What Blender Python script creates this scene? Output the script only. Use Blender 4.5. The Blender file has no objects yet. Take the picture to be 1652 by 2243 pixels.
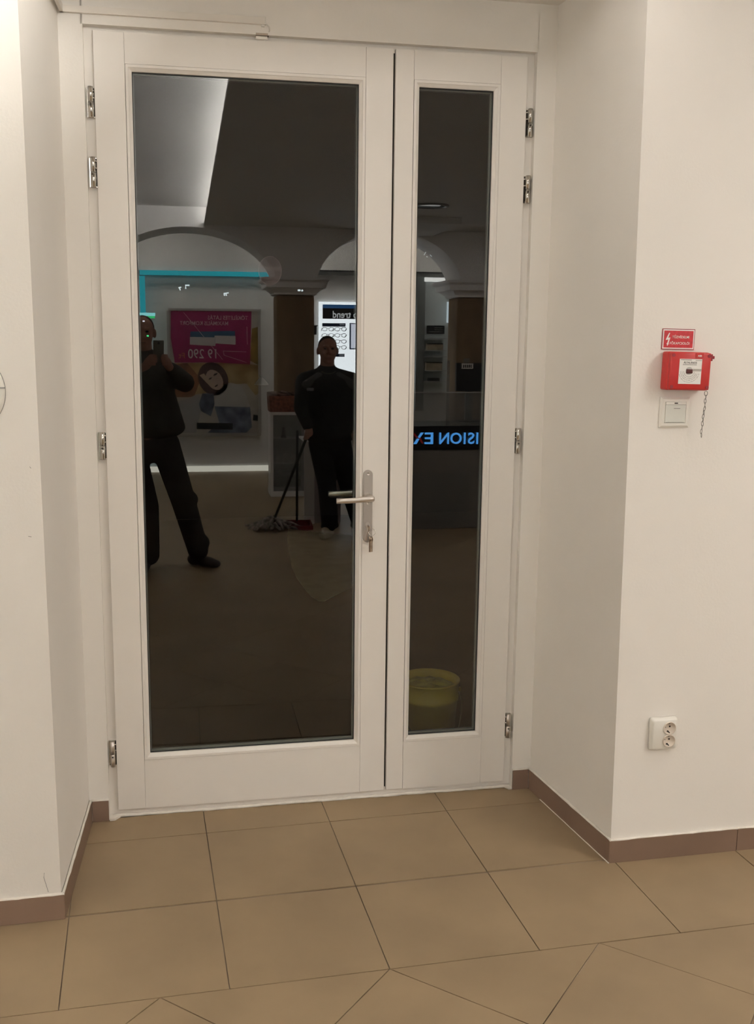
import bpy, bmesh, math, random
from mathutils import Vector, Matrix
from math import sin, cos, pi, sqrt, atan2
SC = bpy.context.scene
random.seed(7)

# ------------------------------------------------------------------ camera
CAM_P = Vector((-0.656957, -3.306624, 1.618946))
CAM_R = Vector((0.978562, -0.205848, 0.006528))
CAM_U = Vector((0.027759, 0.163239, 0.986196))
CAM_F = Vector((0.204072, 0.964873, -0.165454))
FOC, PPX, PPY = 2190.336, 760.4007, 1122.14          # pixels of the 1652 x 2243 frame
cd = bpy.data.cameras.new('camera'); cam = bpy.data.objects.new('camera', cd)
SC.collection.objects.link(cam); SC.camera = cam
cd.sensor_fit = 'HORIZONTAL'; cd.sensor_width = 36.0
cd.lens = FOC / 1652 * 36.0
cd.shift_x = (826 - PPX) / 1652; cd.shift_y = (PPY - 1121.5) / 1652
cd.clip_start = 0.02; cd.clip_end = 100
mw = Matrix.Identity(4)
for i in range(3):
    mw[i][0] = CAM_R[i]; mw[i][1] = CAM_U[i]; mw[i][2] = -CAM_F[i]; mw[i][3] = CAM_P[i]
cam.matrix_world = mw

# ------------------------------------------------------------------ night sky outside, exposure
wd = bpy.data.worlds.new('night'); SC.world = wd; wd.use_nodes = True
wd.node_tree.nodes['Background'].inputs[0].default_value = (0.010, 0.012, 0.018, 1)
wd.node_tree.nodes['Background'].inputs[1].default_value = 0.04
SC.view_settings.view_transform = 'Standard'; SC.view_settings.look = 'None'
SC.view_settings.gamma = 1; SC.view_settings.use_curve_mapping = False
SC.view_settings.exposure = 0.14
WARM = (1.0, 0.938, 0.872); COOL = (1.0, 0.95, 0.86)
E_COVE, E_SHOP = 115.0, 16.0

# ------------------------------------------------------------------ where things stand
# the room is square to the axes; the door set is turned by TH in its opening
TH = math.atan(0.0237)
DOOR = Matrix.Rotation(-TH, 4, 'Z')
NRM = DOOR.to_3x3() @ Vector((0, 1, 0)); GLZ = 0.0187
def d2w(x, y, z): return DOOR @ Vector((x, y, z))
def mirrored(d): return d - 2 * NRM * d.dot(NRM)
CAM_M = CAM_P - 2 * NRM * (CAM_P - NRM * GLZ).dot(NRM)
def sight(u, v): return CAM_R * ((u - PPX) / FOC) + CAM_U * ((PPY - v) / FOC) + CAM_F
def seen(u, v, val, ax=1):        # a place in the room, read off the glass, at the depth y = val (or x, z)
    d = mirrored(sight(u, v)); return CAM_M + d * ((val - CAM_M[ax]) / d[ax])
def direct(u, v, val, ax=1):
    d = sight(u, v); return CAM_P + d * ((val - CAM_P[ax]) / d[ax])

# ------------------------------------------------------------------ materials
def hexl(r, g, b):
    f = lambda c: (c / 255 / 12.92) if c <= 10 else ((c / 255 + 0.055) / 1.055) ** 2.4
    return (f(r), f(g), f(b))
MATS = {}
def mat(name, col, rough=0.5, metal=0.0, var=0.06, scale=8.0, bump=0.0, bscale=60.0, spec=0.5, emit=None, estr=1.0, col2=None, stretch=None):
    if name in MATS: return MATS[name]
    m = bpy.data.materials.new(name); m.use_nodes = True; MATS[name] = m
    nt = m.node_tree; b = nt.nodes['Principled BSDF']
    b.inputs['Roughness'].default_value = rough; b.inputs['Metallic'].default_value = metal
    b.inputs['Specular IOR Level'].default_value = spec
    tc = nt.nodes.new('ShaderNodeTexCoord'); src = tc.outputs['Object']
    if stretch:
        mp = nt.nodes.new('ShaderNodeMapping'); mp.inputs['Scale'].default_value = stretch
        nt.links.new(src, mp.inputs['Vector']); src = mp.outputs['Vector']
    if var > 0 or col2:
        n = nt.nodes.new('ShaderNodeTexNoise'); n.inputs['Scale'].default_value = scale; n.inputs['Detail'].default_value = 4
        nt.links.new(src, n.inputs['Vector'])
        r = nt.nodes.new('ShaderNodeValToRGB')
        c2 = col2 or tuple(min(1, c * (1 + var)) for c in col); c1 = col if col2 else tuple(c * (1 - var) for c in col)
        r.color_ramp.elements[0].position = 0.35; r.color_ramp.elements[1].position = 0.65
        r.color_ramp.elements[0].color = (*c1, 1); r.color_ramp.elements[1].color = (*c2, 1)
        nt.links.new(n.outputs['Fac'], r.inputs['Fac']); nt.links.new(r.outputs['Color'], b.inputs['Base Color'])
    else: b.inputs['Base Color'].default_value = (*col, 1)
    if bump > 0:
        n2 = nt.nodes.new('ShaderNodeTexNoise'); n2.inputs['Scale'].default_value = bscale; n2.inputs['Detail'].default_value = 3
        nt.links.new(src, n2.inputs['Vector'])
        bp = nt.nodes.new('ShaderNodeBump'); bp.inputs['Strength'].default_value = bump; bp.inputs['Distance'].default_value = 0.004
        nt.links.new(n2.outputs['Fac'], bp.inputs['Height']); nt.links.new(bp.outputs['Normal'], b.inputs['Normal'])
    if emit:
        b.inputs['Emission Color'].default_value = (*emit, 1); b.inputs['Emission Strength'].default_value = estr
    return m
def glass_mat(name, f0, tint=(0.95, 0.97, 0.96)):
    m = bpy.data.materials.new(name); m.use_nodes = True; nt = m.node_tree
    nt.nodes.remove(nt.nodes['Principled BSDF']); out = nt.nodes['Material Output']
    g = nt.nodes.new('ShaderNodeNewGeometry'); dt = nt.nodes.new('ShaderNodeVectorMath'); dt.operation = 'DOT_PRODUCT'
    nt.links.new(g.outputs['Incoming'], dt.inputs[0]); nt.links.new(g.outputs['Normal'], dt.inputs[1])
    def mth(op, a, bb=None):
        n = nt.nodes.new('ShaderNodeMath'); n.operation = op
        for k, x in ((0, a), (1, bb)):
            if x is None: continue
            if isinstance(x, (int, float)): n.inputs[k].default_value = x
            else: nt.links.new(x, n.inputs[k])
        return n.outputs[0]
    c = mth('ABSOLUTE', dt.outputs['Value']); k = mth('POWER', mth('SUBTRACT', 1.0, c), 5.0)
    fr = mth('ADD', mth('MULTIPLY', k, 1 - f0), f0)
    tr = nt.nodes.new('ShaderNodeBsdfTransparent'); tr.inputs[0].default_value = (*tint, 1)
    gl = nt.nodes.new('ShaderNodeBsdfGlossy'); gl.inputs['Roughness'].default_value = 0.0
    mx = nt.nodes.new('ShaderNodeMixShader')
    nt.links.new(fr, mx.inputs[0]); nt.links.new(tr.outputs[0], mx.inputs[1]); nt.links.new(gl.outputs[0], mx.inputs[2])
    nt.links.new(mx.outputs[0], out.inputs['Surface']); return m
def film_mat(name, col, fac):      # thin translucent plastic film
    m = bpy.data.materials.new(name); m.use_nodes = True; nt = m.node_tree
    b = nt.nodes['Principled BSDF']; b.inputs['Base Color'].default_value = (*col, 1); b.inputs['Roughness'].default_value = 0.4
    b.inputs['Alpha'].default_value = fac; return m
def glow(name, col, s): return mat(name, (0.02, 0.02, 0.02), 0.6, var=0, emit=col, estr=s)

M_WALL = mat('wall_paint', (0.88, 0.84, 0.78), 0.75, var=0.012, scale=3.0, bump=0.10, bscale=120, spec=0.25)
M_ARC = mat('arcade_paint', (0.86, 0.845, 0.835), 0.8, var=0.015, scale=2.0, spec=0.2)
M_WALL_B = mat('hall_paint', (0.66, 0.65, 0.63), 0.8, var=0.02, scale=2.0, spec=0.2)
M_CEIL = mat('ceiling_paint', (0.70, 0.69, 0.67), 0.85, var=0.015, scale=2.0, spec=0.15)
M_DOOR = mat('door_lacquer', (0.88, 0.835, 0.775), 0.38, var=0.012, scale=5.0, bump=0.02, bscale=300, spec=0.4)
M_TILE = mat('floor_tile', (0.285, 0.205, 0.122), 0.52, var=0.085, scale=3.1, bump=0.02, bscale=200, spec=0.32)
M_SKIRT = mat('skirting_tile', (0.225, 0.148, 0.104), 0.5, var=0.06, scale=4, spec=0.3)
M_GROUT = mat('grout', (0.095, 0.066, 0.046), 0.9, scale=2.0, col2=(0.36, 0.29, 0.22), spec=0.1)
M_CAULK = mat('caulk', (0.86, 0.81, 0.73), 0.6, var=0.05, scale=30, bump=0.5, bscale=90)
M_CHROME = mat('hinge_steel', (0.62, 0.60, 0.56), 0.16, 1.0, var=0.03, scale=40)
M_SATIN = mat('satin_aluminium', (0.66, 0.61, 0.56), 0.36, 1.0, var=0.02, scale=60)
M_PLATE = mat('plate_aluminium', (0.50, 0.455, 0.41), 0.45, 0.75, var=0.02, scale=60)
M_DARK = mat('dark_gap', (0.03, 0.022, 0.016), 0.9, var=0)
M_GASK = mat('rubber_gasket', (0.016, 0.016, 0.016), 0.6, var=0)
M_SPACER = mat('spacer_bar', (0.30, 0.31, 0.29), 0.5, 0.3, var=0)
M_WHITE = mat('white_plastic', (0.82, 0.79, 0.72), 0.35, var=0.01)
M_TRUNK = mat('trunking_plastic', (0.80, 0.75, 0.68), 0.5, var=0.01)
M_BRONZE = mat('contact_plastic', (0.50, 0.42, 0.34), 0.45, var=0.02)
M_REDBOX = mat('red_plastic', (0.50, 0.020, 0.018), 0.32, var=0.04)
M_RED = mat('red_print', (0.56, 0.035, 0.045), 0.5, var=0.12, scale=90)
M_REDDK = mat('dark_red_print', (0.28, 0.02, 0.03), 0.5, var=0)
M_PAPER = mat('white_print', (0.86, 0.84, 0.80), 0.5, var=0)
M_BLACK = mat('black_print', (0.012, 0.012, 0.012), 0.5, var=0)
M_MAROON = mat('maroon_button', (0.10, 0.018, 0.016), 0.3, var=0)
M_KEY = mat('key_brass', (0.55, 0.44, 0.34), 0.32, 1.0, var=0.05, scale=80)
M_RING = mat('key_nickel', (0.60, 0.57, 0.52), 0.25, 1.0, var=0)
M_SOCK = mat('socket_plastic', (0.70, 0.61, 0.51), 0.4, var=0.01)
G_FRONT = glass_mat('pane_front', 0.118); G_CLEAR = glass_mat('pane_clear', 0.006)

# ------------------------------------------------------------------ mesh helpers
COL = SC.collection
def put(name, bm, m, parent=None, smooth=False, kind=None):
    me = bpy.data.meshes.new(name); bm.normal_update(); bm.to_mesh(me); bm.free()
    for k in (m if isinstance(m, (list, tuple)) else [m]): me.materials.append(k)
    if smooth:
        for p in me.polygons: p.use_smooth = True
    o = bpy.data.objects.new(name, me); COL.objects.link(o)
    if parent is not None: o.parent = parent
    if kind: o['kind'] = kind
    return o
def tag(o, label, cat, group=None, kind=None):
    o['label'] = label; o['category'] = cat
    if group: o['group'] = group
    if kind: o['kind'] = kind
    return o
def root(name, loc, label, cat, group=None, kind=None, mtx=None):
    o = bpy.data.objects.new(name, None); COL.objects.link(o); o.empty_display_size = 0.05
    if mtx is not None: o.matrix_world = mtx
    else: o.location = loc
    return tag(o, label, cat, group, kind)
def inv(p): return (p.matrix_world if p.parent is None else p.matrix_world).inverted()
def B(): return bmesh.new()
def box(bm, x0, x1, y0, y1, z0, z1, bev=0.0, seg=2, mi=0):
    t = bmesh.new(); r = bmesh.ops.create_cube(t, size=1)
    bmesh.ops.scale(t, vec=(abs(x1 - x0), abs(y1 - y0), abs(z1 - z0)), verts=t.verts)
    if bev > 0: bmesh.ops.bevel(t, geom=t.edges[:], offset=bev, segments=seg, affect='EDGES', profile=0.6)
    bmesh.ops.translate(t, vec=((x0 + x1) / 2, (y0 + y1) / 2, (z0 + z1) / 2), verts=t.verts)
    for f in t.faces: f.material_index = mi
    join(bm, t)
def join(bm, t, mtx=None):
    if mtx is not None: bmesh.ops.transform(t, matrix=mtx, verts=t.verts)
    me = bpy.data.meshes.new('t'); t.to_mesh(me); t.free(); bm.from_mesh(me); bpy.data.meshes.remove(me)
def frame_to(a, b):
    d = (Vector(b) - Vector(a)); L = d.length
    q = d.to_track_quat('Z', 'Y'); return Matrix.Translation((Vector(a) + Vector(b)) / 2) @ q.to_matrix().to_4x4(), L
def rod(bm, a, b, r, r2=None, seg=12, caps=True):
    m, L = frame_to(a, b); t = bmesh.new()
    bmesh.ops.create_cone(t, cap_ends=caps, segments=seg, radius1=r, radius2=r if r2 is None else r2, depth=L)
    join(bm, t, m)
def ball(bm, c, r, seg=12, rot=None):
    t = bmesh.new(); bmesh.ops.create_uvsphere(t, u_segments=seg, v_segments=max(6, seg * 2 // 3), radius=1)
    rr = (r, r, r) if isinstance(r, (int, float)) else r
    m = Matrix.Translation(Vector(c))
    if rot is not None: m = m @ rot
    join(bm, t, m @ Matrix.Diagonal((*rr, 1)))
def limb(bm, a, ra, b, rb, seg=12):
    ball(bm, a, ra, seg); ball(bm, b, rb, seg); rod(bm, a, b, ra, rb, seg)
def prism(bm, pts, ext, mi=0):      # pts: 3-D polygon, extruded by the vector ext
    e = Vector(ext); a = [bm.verts.new(Vector(p)) for p in pts]; b = [bm.verts.new(Vector(p) + e) for p in pts]
    n = len(pts); fs = [bm.faces.new(a), bm.faces.new(b[::-1])]
    for i in range(n): fs.append(bm.faces.new((a[i], b[i], b[(i + 1) % n], a[(i + 1) % n])))
    for f in fs: f.material_index = mi
    bmesh.ops.recalc_face_normals(bm, faces=fs)
def lathe(bm, prof, c=(0, 0, 0), axis='Z', seg=24, cap=True):
    rings = []
    for r, h in prof:
        ring = []
        for k in range(seg):
            a = 2 * pi * k / seg; x, y = r * cos(a), r * sin(a)
            p = (x, y, h) if axis == 'Z' else ((x, h, y) if axis == 'Y' else (h, x, y))
            ring.append(bm.verts.new(Vector(c) + Vector(p)))
        rings.append(ring)
    fs = []
    for i in range(len(rings) - 1):
        for k in range(seg):
            fs.append(bm.faces.new((rings[i][k], rings[i][(k + 1) % seg], rings[i + 1][(k + 1) % seg], rings[i + 1][k])))
    if cap: fs += [bm.faces.new(rings[0][::-1]), bm.faces.new(rings[-1])]
    bmesh.ops.recalc_face_normals(bm, faces=fs)
def tube(bm, pts, r, seg=8, closed=False):
    pts = [Vector(p) for p in pts]; n = len(pts); rings = []
    for i, p in enumerate(pts):
        d = (pts[(i + 1) % n] - pts[i - 1]) if closed else (pts[min(i + 1, n - 1)] - pts[max(i - 1, 0)])
        q = d.normalized().to_track_quat('Z', 'Y')
        rr = r[i] if isinstance(r, (list, tuple)) else r
        rings.append([bm.verts.new(p + q @ Vector((rr * cos(2 * pi * k / seg), rr * sin(2 * pi * k / seg), 0))) for k in range(seg)])
    fs = []
    for i in range(n if closed else n - 1):
        a, b = rings[i], rings[(i + 1) % n]
        for k in range(seg): fs.append(bm.faces.new((a[k], a[(k + 1) % seg], b[(k + 1) % seg], b[k])))
    if not closed: fs += [bm.faces.new(rings[0][::-1]), bm.faces.new(rings[-1])]
    bmesh.ops.recalc_face_normals(bm, faces=fs)
def text(name, s, h, m, parent, mtx, ext=0.0006, bold=0.0, align='CENTER', width=None):
    cu = bpy.data.curves.new('txt', 'FONT'); cu.body = s; cu.size = 1; cu.extrude = 0; cu.align_x = align; cu.align_y = 'CENTER'; cu.offset = bold; cu.resolution_u = 3
    ob = bpy.data.objects.new('txt', cu); COL.objects.link(ob)
    dg = bpy.context.evaluated_depsgraph_get(); me = bpy.data.meshes.new_from_object(ob.evaluated_get(dg))
    bpy.data.objects.remove(ob); bpy.data.curves.remove(cu)
    bm = bmesh.new(); bm.from_mesh(me); bpy.data.meshes.remove(me)
    xs = [v.co.x for v in bm.verts]; ys = [v.co.y for v in bm.verts]
    k = h / max(1e-6, max(ys) - min(ys)); kx = k if width is None else width / max(1e-6, max(xs) - min(xs))
    cy = (max(ys) + min(ys)) / 2; cx = (max(xs) + min(xs)) / 2 if align == 'CENTER' else 0
    for v in bm.verts: v.co = ((v.co.x - cx) * kx, (v.co.y - cy) * k, 0)
    r = bmesh.ops.extrude_face_region(bm, geom=bm.faces[:])
    bmesh.ops.translate(bm, vec=(0, 0, ext), verts=[e for e in r['geom'] if isinstance(e, bmesh.types.BMVert)])
    bmesh.ops.transform(bm, matrix=mtx, verts=bm.verts)
    return put(name, bm, m, parent)
# text that faces -Y (toward the viewer) and text that faces +Y (toward the door)
def face_view(x, y, z): return Matrix.Translation((x, y, z)) @ Matrix.Rotation(pi / 2, 4, 'X')
def face_door(x, y, z): return Matrix.Translation((x, y, z)) @ Matrix.Rotation(pi, 4, 'Z') @ Matrix.Rotation(pi / 2, 4, 'X')
def clip(poly, nx, ny, c):         # keep nx*x + ny*y <= c
    out = []
    for i in range(len(poly)):
        p, q = poly[i], poly[(i + 1) % len(poly)]; a = nx * p[0] + ny * p[1] - c; b = nx * q[0] + ny * q[1] - c
        if a <= 0: out.append(p)
        if a * b < 0: t = a / (a - b); out.append((p[0] + t * (q[0] - p[0]), p[1] + t * (q[1] - p[1])))
    return out
def area(p): return abs(sum(p[i][0] * p[(i + 1) % len(p)][1] - p[(i + 1) % len(p)][0] * p[i][1] for i in range(len(p)))) / 2
def inset(poly, d):
    s = sum(poly[i][0] * poly[(i + 1) % len(poly)][1] - poly[(i + 1) % len(poly)][0] * poly[i][1] for i in range(len(poly)))
    if s < 0: poly = poly[::-1]
    out = poly
    for i in range(len(poly)):
        p, q = poly[i], poly[(i + 1) % len(poly)]; dx, dy = q[0] - p[0], q[1] - p[1]; L = sqrt(dx * dx + dy * dy)
        if L < 1e-5: continue
        nx, ny = dy / L, -dx / L; out = clip(out, nx, ny, nx * p[0] + ny * p[1] - d)
        if len(out) < 3: return []
    return out

# ================================================================== ROOM SHELL
XL, XR, YB = -2.7, 4.6, -9.5
ZC = 2.855                                # hall ceiling
LIPX = seen(447, 493, -7.55)[0]
ZC = seen(447, 493, -7.55)[2]
ZCOVE = seen(400, 452, -7.55)[2]
ARC_F, ARC_R = -7.55, -8.2
ZTOP = ZCOVE + 0.35
S_LABEL = {}
def lean(pts0, pts1): return pts0, pts1
def solid(name, foot0, foot1, z0, z1, m, label, cat):
    bm = B(); a = [bm.verts.new((x, y, z0)) for x, y in foot0]; b = [bm.verts.new((x, y, z1)) for x, y in foot1]; n = len(a)
    fs = [bm.faces.new(a[::-1]), bm.faces.new(b)] + [bm.faces.new((a[i], a[(i + 1) % n], b[(i + 1) % n], b[i])) for i in range(n)]
    bmesh.ops.recalc_face_normals(bm, faces=fs)
    return tag(put(name, bm, m, kind='structure'), label, cat)
def dxy(x, y): p = d2w(x, y, 0); return (p.x, p.y)
RET = -0.010                              # plaster return beside the door frame, in door coordinates
rl0, rl1 = dxy(-0.8490, RET), dxy(-0.7825, RET)
rr0, rr1 = dxy(0.7370, RET), dxy(0.6655, RET)
fl = [(XL, -0.575), (-0.9020, -0.575), (rl0[0], rl0[1]), rl1, dxy(-0.7825, 0.12), (XL, 0.15)]
fl2 = [(XL, -0.575), (-0.9135, -0.575), (rl0[0] - 0.006, rl0[1]), (rl1[0], rl1[1]), dxy(-0.7825, 0.12), (XL, 0.15)]
ZW = ZC - 0.004
solid('wall_left', fl, fl2, 0, ZW, M_WALL, 'cream wall and shallow reveal on the side of the wide door leaf', 'wall')
fr = [(XR, -0.640), (0.7808, -0.5885), (rr0[0], rr0[1]), rr1, dxy(0.6655, 0.12), (XR, 0.15)]
fr2 = [(XR, -0.640), (0.7520, -0.5885), (rr0[0] - 0.004, rr0[1]), rr1, dxy(0.6655, 0.12), (XR, 0.15)]
solid('wall_right', fr, fr2, 0, ZW, M_WALL, 'cream wall and reveal on the side of the narrow leaf, with the red switch box', 'wall')
lt = [dxy(-0.90, RET), dxy(0.80, RET), dxy(0.80, 0.12), dxy(-0.90, 0.12)]
solid('wall_above_door', lt, lt, 2.5685, ZW, M_WALL, 'cream lintel wall above the white double door', 'wall')
hd = [(-0.99, -0.56), (0.80, -0.575), (0.80, -0.30), (-0.99, -0.30)]
sf = [(-0.99, -0.565), (0.80, -0.580), (0.80, 0.0), (-0.99, 0.0)]
solid('ceiling_recess', sf, sf, 2.716, ZW, M_WALL, 'soffit over the door recess', 'ceiling')
# hall side walls, far wall
def slab(name, x0, x1, y0, y1, z0, z1, m, label, cat, kind='structure'):
    bm = B(); box(bm, x0, x1, y0, y1, z0, z1); return tag(put(name, bm, m, kind=kind), label, cat)
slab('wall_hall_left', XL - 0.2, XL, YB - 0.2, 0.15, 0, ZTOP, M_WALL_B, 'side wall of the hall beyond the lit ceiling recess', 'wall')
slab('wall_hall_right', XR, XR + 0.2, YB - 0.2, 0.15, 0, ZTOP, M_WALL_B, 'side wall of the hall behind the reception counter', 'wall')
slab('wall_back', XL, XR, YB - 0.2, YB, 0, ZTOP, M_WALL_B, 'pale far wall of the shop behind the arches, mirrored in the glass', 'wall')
# ceilings : low hall ceiling with a raised lit recess on the left
CX0 = -2.5
bm = B()
box(bm, LIPX, XR, ARC_F, -0.5, ZC, ZC + 0.03)
box(bm, XL, CX0, ARC_F, -0.5, ZC, ZC + 0.03); box(bm, CX0, LIPX, -0.9, -0.5, ZC, ZC + 0.03)
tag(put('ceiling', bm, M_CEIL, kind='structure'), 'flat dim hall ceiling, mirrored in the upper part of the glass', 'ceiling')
bm = B(); box(bm, CX0 - 0.1, LIPX + 0.25, ARC_F, -0.8, ZCOVE, ZCOVE + 0.03)
box(bm, CX0 - 0.1, CX0, ARC_F, -0.8, ZC + 0.03, ZCOVE)
box(bm, CX0 - 0.1, LIPX + 0.25, -0.9, -0.8, ZC + 0.03, ZCOVE)
box(bm, LIPX + 0.22, LIPX + 0.25, ARC_F, -0.9, ZC + 0.03, ZCOVE)
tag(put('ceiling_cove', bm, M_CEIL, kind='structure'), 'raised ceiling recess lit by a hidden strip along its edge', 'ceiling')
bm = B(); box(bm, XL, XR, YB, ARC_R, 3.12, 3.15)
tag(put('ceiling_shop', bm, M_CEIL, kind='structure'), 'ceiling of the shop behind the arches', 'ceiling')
# ------------------------------------------------------------------ arcade
PL_L, PL_R = seen(597, 640, ARC_R)[0], seen(691, 640, ARC_F)[0]
A1c = seen(412, 640, ARC_R)[0]; A1 = (2 * A1c - PL_L, PL_L); A2 = (PL_R, seen(981, 640, ARC_R)[0])
zs = seen(412, 638, ARC_R)[2]; za = seen(412, 511, ARC_R)[2]; CAPZ = seen(650, 606, ARC_F + 0.1)[2]
def arch_z(x):
    for a0, a1 in (A1, A2):
        if a0 < x < a1:
            t = (x - (a0 + a1) / 2) / ((a1 - a0) / 2); return max(CAPZ - 0.03, zs + (za - zs) * sqrt(max(0, 1 - t * t)))
    return CAPZ
A0 = (A1[0] - 0.5 - (A1[1] - A1[0]), A1[0] - 0.5)
xs = [XL, A1[0]] + [A1[0] + (A1[1] - A1[0]) * (0.5 - 0.5 * cos(pi * k / 40)) for k in range(1, 40)] + [A1[1], A2[0]]
xs += [A2[0] + (A2[1] - A2[0]) * (0.5 - 0.5 * cos(pi * k / 40)) for k in range(1, 40)] + [A2[1], XR]
bm = B(); rows = []
for x in xs:
    zb = arch_z(x); rows.append([bm.verts.new((x, y, z)) for y, z in ((ARC_F, zb), (ARC_F, ZTOP), (ARC_R, ZTOP), (ARC_R, zb))])
for a, b in zip(rows, rows[1:]):
    for k in range(4): bm.faces.new((a[k], b[k], b[(k + 1) % 4], a[(k + 1) % 4]))
bm.faces.new(rows[0]); bm.faces.new(rows[-1][::-1]); bmesh.ops.recalc_face_normals(bm, faces=bm.faces[:])
tag(put('wall_arcade', bm, M_ARC, kind='structure'), 'thick wall with two round arches across the hall, mirrored in the glass', 'wall')
M_COLUMN = mat('column_marble', (0.19, 0.135, 0.092), 0.85, spec=0.1, var=0.35, scale=3.2, col2=(0.29, 0.205, 0.13), stretch=(1, 1, 0.45))
M_CAP = mat('capital_plaster', (0.78, 0.76, 0.75), 0.8, var=0.02)
def column(cx, hw, label):
    r = root('column', (cx, -7.9, 0), label, 'column', 'marble columns of the arcade', 'structure')
    zb = CAPZ - 0.178; bm = B(); box(bm, -hw, hw, -0.2, 0.2, 0.0, zb, 0.03, 2); put('shaft', bm, M_COLUMN, r)
    bm = B(); prof = [(0.0, 0.0), (0.026, 0.004), (0.026, 0.022), (0.034, 0.030), (0.050, 0.044), (0.070, 0.060), (0.076, 0.068), (0.118, 0.072), (0.118, 0.128), (0.128, 0.140), (0.155, 0.152), (0.155, 0.178)]
    rings = []
    for e, h in prof:
        rings.append([bm.verts.new((sx * (hw + e + 0.003), sy * (0.2 + e + 0.003), zb + h)) for sx, sy in ((-1, -1), (1, -1), (1, 1), (-1, 1))])
    for a, b in zip(rings, rings[1:]):
        for k in range(4): bm.faces.new((a[k], a[(k + 1) % 4], b[(k + 1) % 4], b[k]))
    bm.faces.new(rings[0][::-1]); bm.faces.new(rings[-1]); bmesh.ops.recalc_face_normals(bm, faces=bm.faces[:])
    put('capital', bm, M_CAP, r)
    bm = B(); box(bm, -hw - 0.05, hw + 0.05, -0.25, 0.25, 0, 0.14, 0.01); put('plinth', bm, M_CAP, r)
c1l, c1r = seen(606, 700, -7.7)[0], seen(689, 700, -7.7)[0]
HW = (c1r - c1l) / 2
column((c1l + c1r) / 2, HW, 'brown marble column with a pale capital, behind the man with the mop')
column(seen(1001, 700, -7.7)[0] + HW, HW, 'brown marble column with a pale capital, reflected in the narrow pane')
# bulkhead above the shop wall
zb1 = seen(450, 596, -9.40)[2]
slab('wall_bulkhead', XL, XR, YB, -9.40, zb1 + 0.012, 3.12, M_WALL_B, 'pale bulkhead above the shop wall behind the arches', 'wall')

# ================================================================== FLOOR
M_GROUT2 = mat('grout_light', (0.10, 0.07, 0.05), 0.9, scale=2.5, col2=(0.42, 0.33, 0.25), spec=0.1)
floor = tag(put('floor', (lambda b: (box(b, XL, XR, -0.9895, 0.10, -0.10, -0.0035), box(b, XL, XR, YB, -0.9895, -0.10, -0.0030, mi=1), b)[2])(B()), [M_GROUT, M_GROUT2], kind='structure'), 'brown tiled floor, straight tiles at the door and diagonal tiles beyond', 'floor')
R1, T2, TS = -0.1483, -0.0436, 0.42
def tile_bm(bm, poly, z0=-0.010, z1=0.0):
    p = inset(poly, 0.0016)
    if len(p) < 3 or area(p) < 1e-4: return False
    a = [bm.verts.new((x, y, z0)) for x, y in p]; b = [bm.verts.new((x, y, z1 + 0)) for x, y in p]
    n = len(p); bm.faces.new(b)
    for i in range(n): bm.faces.new((a[i], a[(i + 1) % n], b[(i + 1) % n], b[i]))
    return True
def tile(poly):
    bm = B()
    if tile_bm(bm, poly, z1=random.uniform(-0.0005, 0.0003)): put('tile', bm, M_TILE, floor)
    else: bm.free()
for i in range(-7, 11):
    x0 = T2 + TS * i; x1 = x0 + TS
    for j, (y0, y1) in enumerate(((R1, 0.02), (R1 - TS, R1), (R1 - 2 * TS, R1 - TS))):
        p = [(x0, y0), (x1, y0), (x1, y1), (x0, y1)]
        if j < 2:
            p = clip(p, -(0.54), -0.0505, 0.47 - 0.0) if False else p
            p = clip(p, -1, 0.087, 0.8982 + 0.0500); p = clip(p, 1, 0.078, 0.7808 - 0.0459) if p else p
            p = clip(p, sin(TH), cos(TH), 0.012) if p else p
        else: p = clip(p, 0, 1, -0.574)
        p = clip(clip(p, -1, 0, -XL), 1, 0, XR) if len(p) > 2 else p
        if len(p) > 2: tile(p)
dg = TS * sqrt(2) / 2; far = B()
for i in range(-12, 18):
    for j in range(-2, 34):
        if (i + j) % 2 == 0: continue
        cx, cy = T2 + dg * i, R1 - 2 * TS - dg * j
        p = [(cx - dg, cy), (cx, cy - dg), (cx + dg, cy), (cx, cy + dg)]
        for q in ((0, 1, R1 - 2 * TS), (-1, 0, -XL), (1, 0, XR), (0, -1, -YB)):
            p = clip(p, *q) if len(p) > 2 else p
        if len(p) < 3: continue
        if cy > -3.7 and -2.2 < cx < 2.6: tile(p)
        else: tile_bm(far, p)
put('tile_field', far, M_TILE, floor, kind='stuff')

# ------------------------------------------------------------------ skirting tiles
SKH, SKT = 0.0745, 0.008
def skirting(name, runs, label):
    r = root(name, (0, 0, 0), label, 'skirting', None, 'structure')
    for (a, b) in runs:
        a, b = Vector((*a, 0)), Vector((*b, 0)); d = (b - a).normalized(); nn = Vector((d.y, -d.x, 0))
        a2, b2 = a + d * 0.0012, b - d * 0.0012
        bm = B(); prism(bm, [a2, b2, b2 - nn * SKT, a2 - nn * SKT], (0, 0, SKH)); bmesh.ops.translate(bm, vec=(0, 0, 0.0005), verts=bm.verts)
        put('tile', bm, M_SKIRT, r)
        bm = B(); k = max(2, int((b - a).length / 0.03)); pts = []
        for i in range(k + 1): pts.append(a.lerp(b, i / k) - nn * (SKT * 0.55) + Vector((0, 0, SKH + 0.0015 + random.uniform(-0.001, 0.001))))
        tube(bm, pts, [0.0042 + random.uniform(-0.0008, 0.0012) for _ in pts], 6); put('caulk_line', bm, M_CAULK, r, True)
        bm = B(); pts = [p - Vector((0, 0, SKH + 0.001)) + nn * (SKT * 0.6) for p in pts[::1]]
        if abs(nn.x) > 0.5 and a.x > 0: tube(bm, pts[len(pts) // 5:], 0.0022, 5); put('caulk_line', bm, M_CAULK, r, True)
        else: bm.free()
lo, li = (-0.8930, -0.583), (rl0[0] + 0.0085, rl0[1] - 0.0085)
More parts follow.
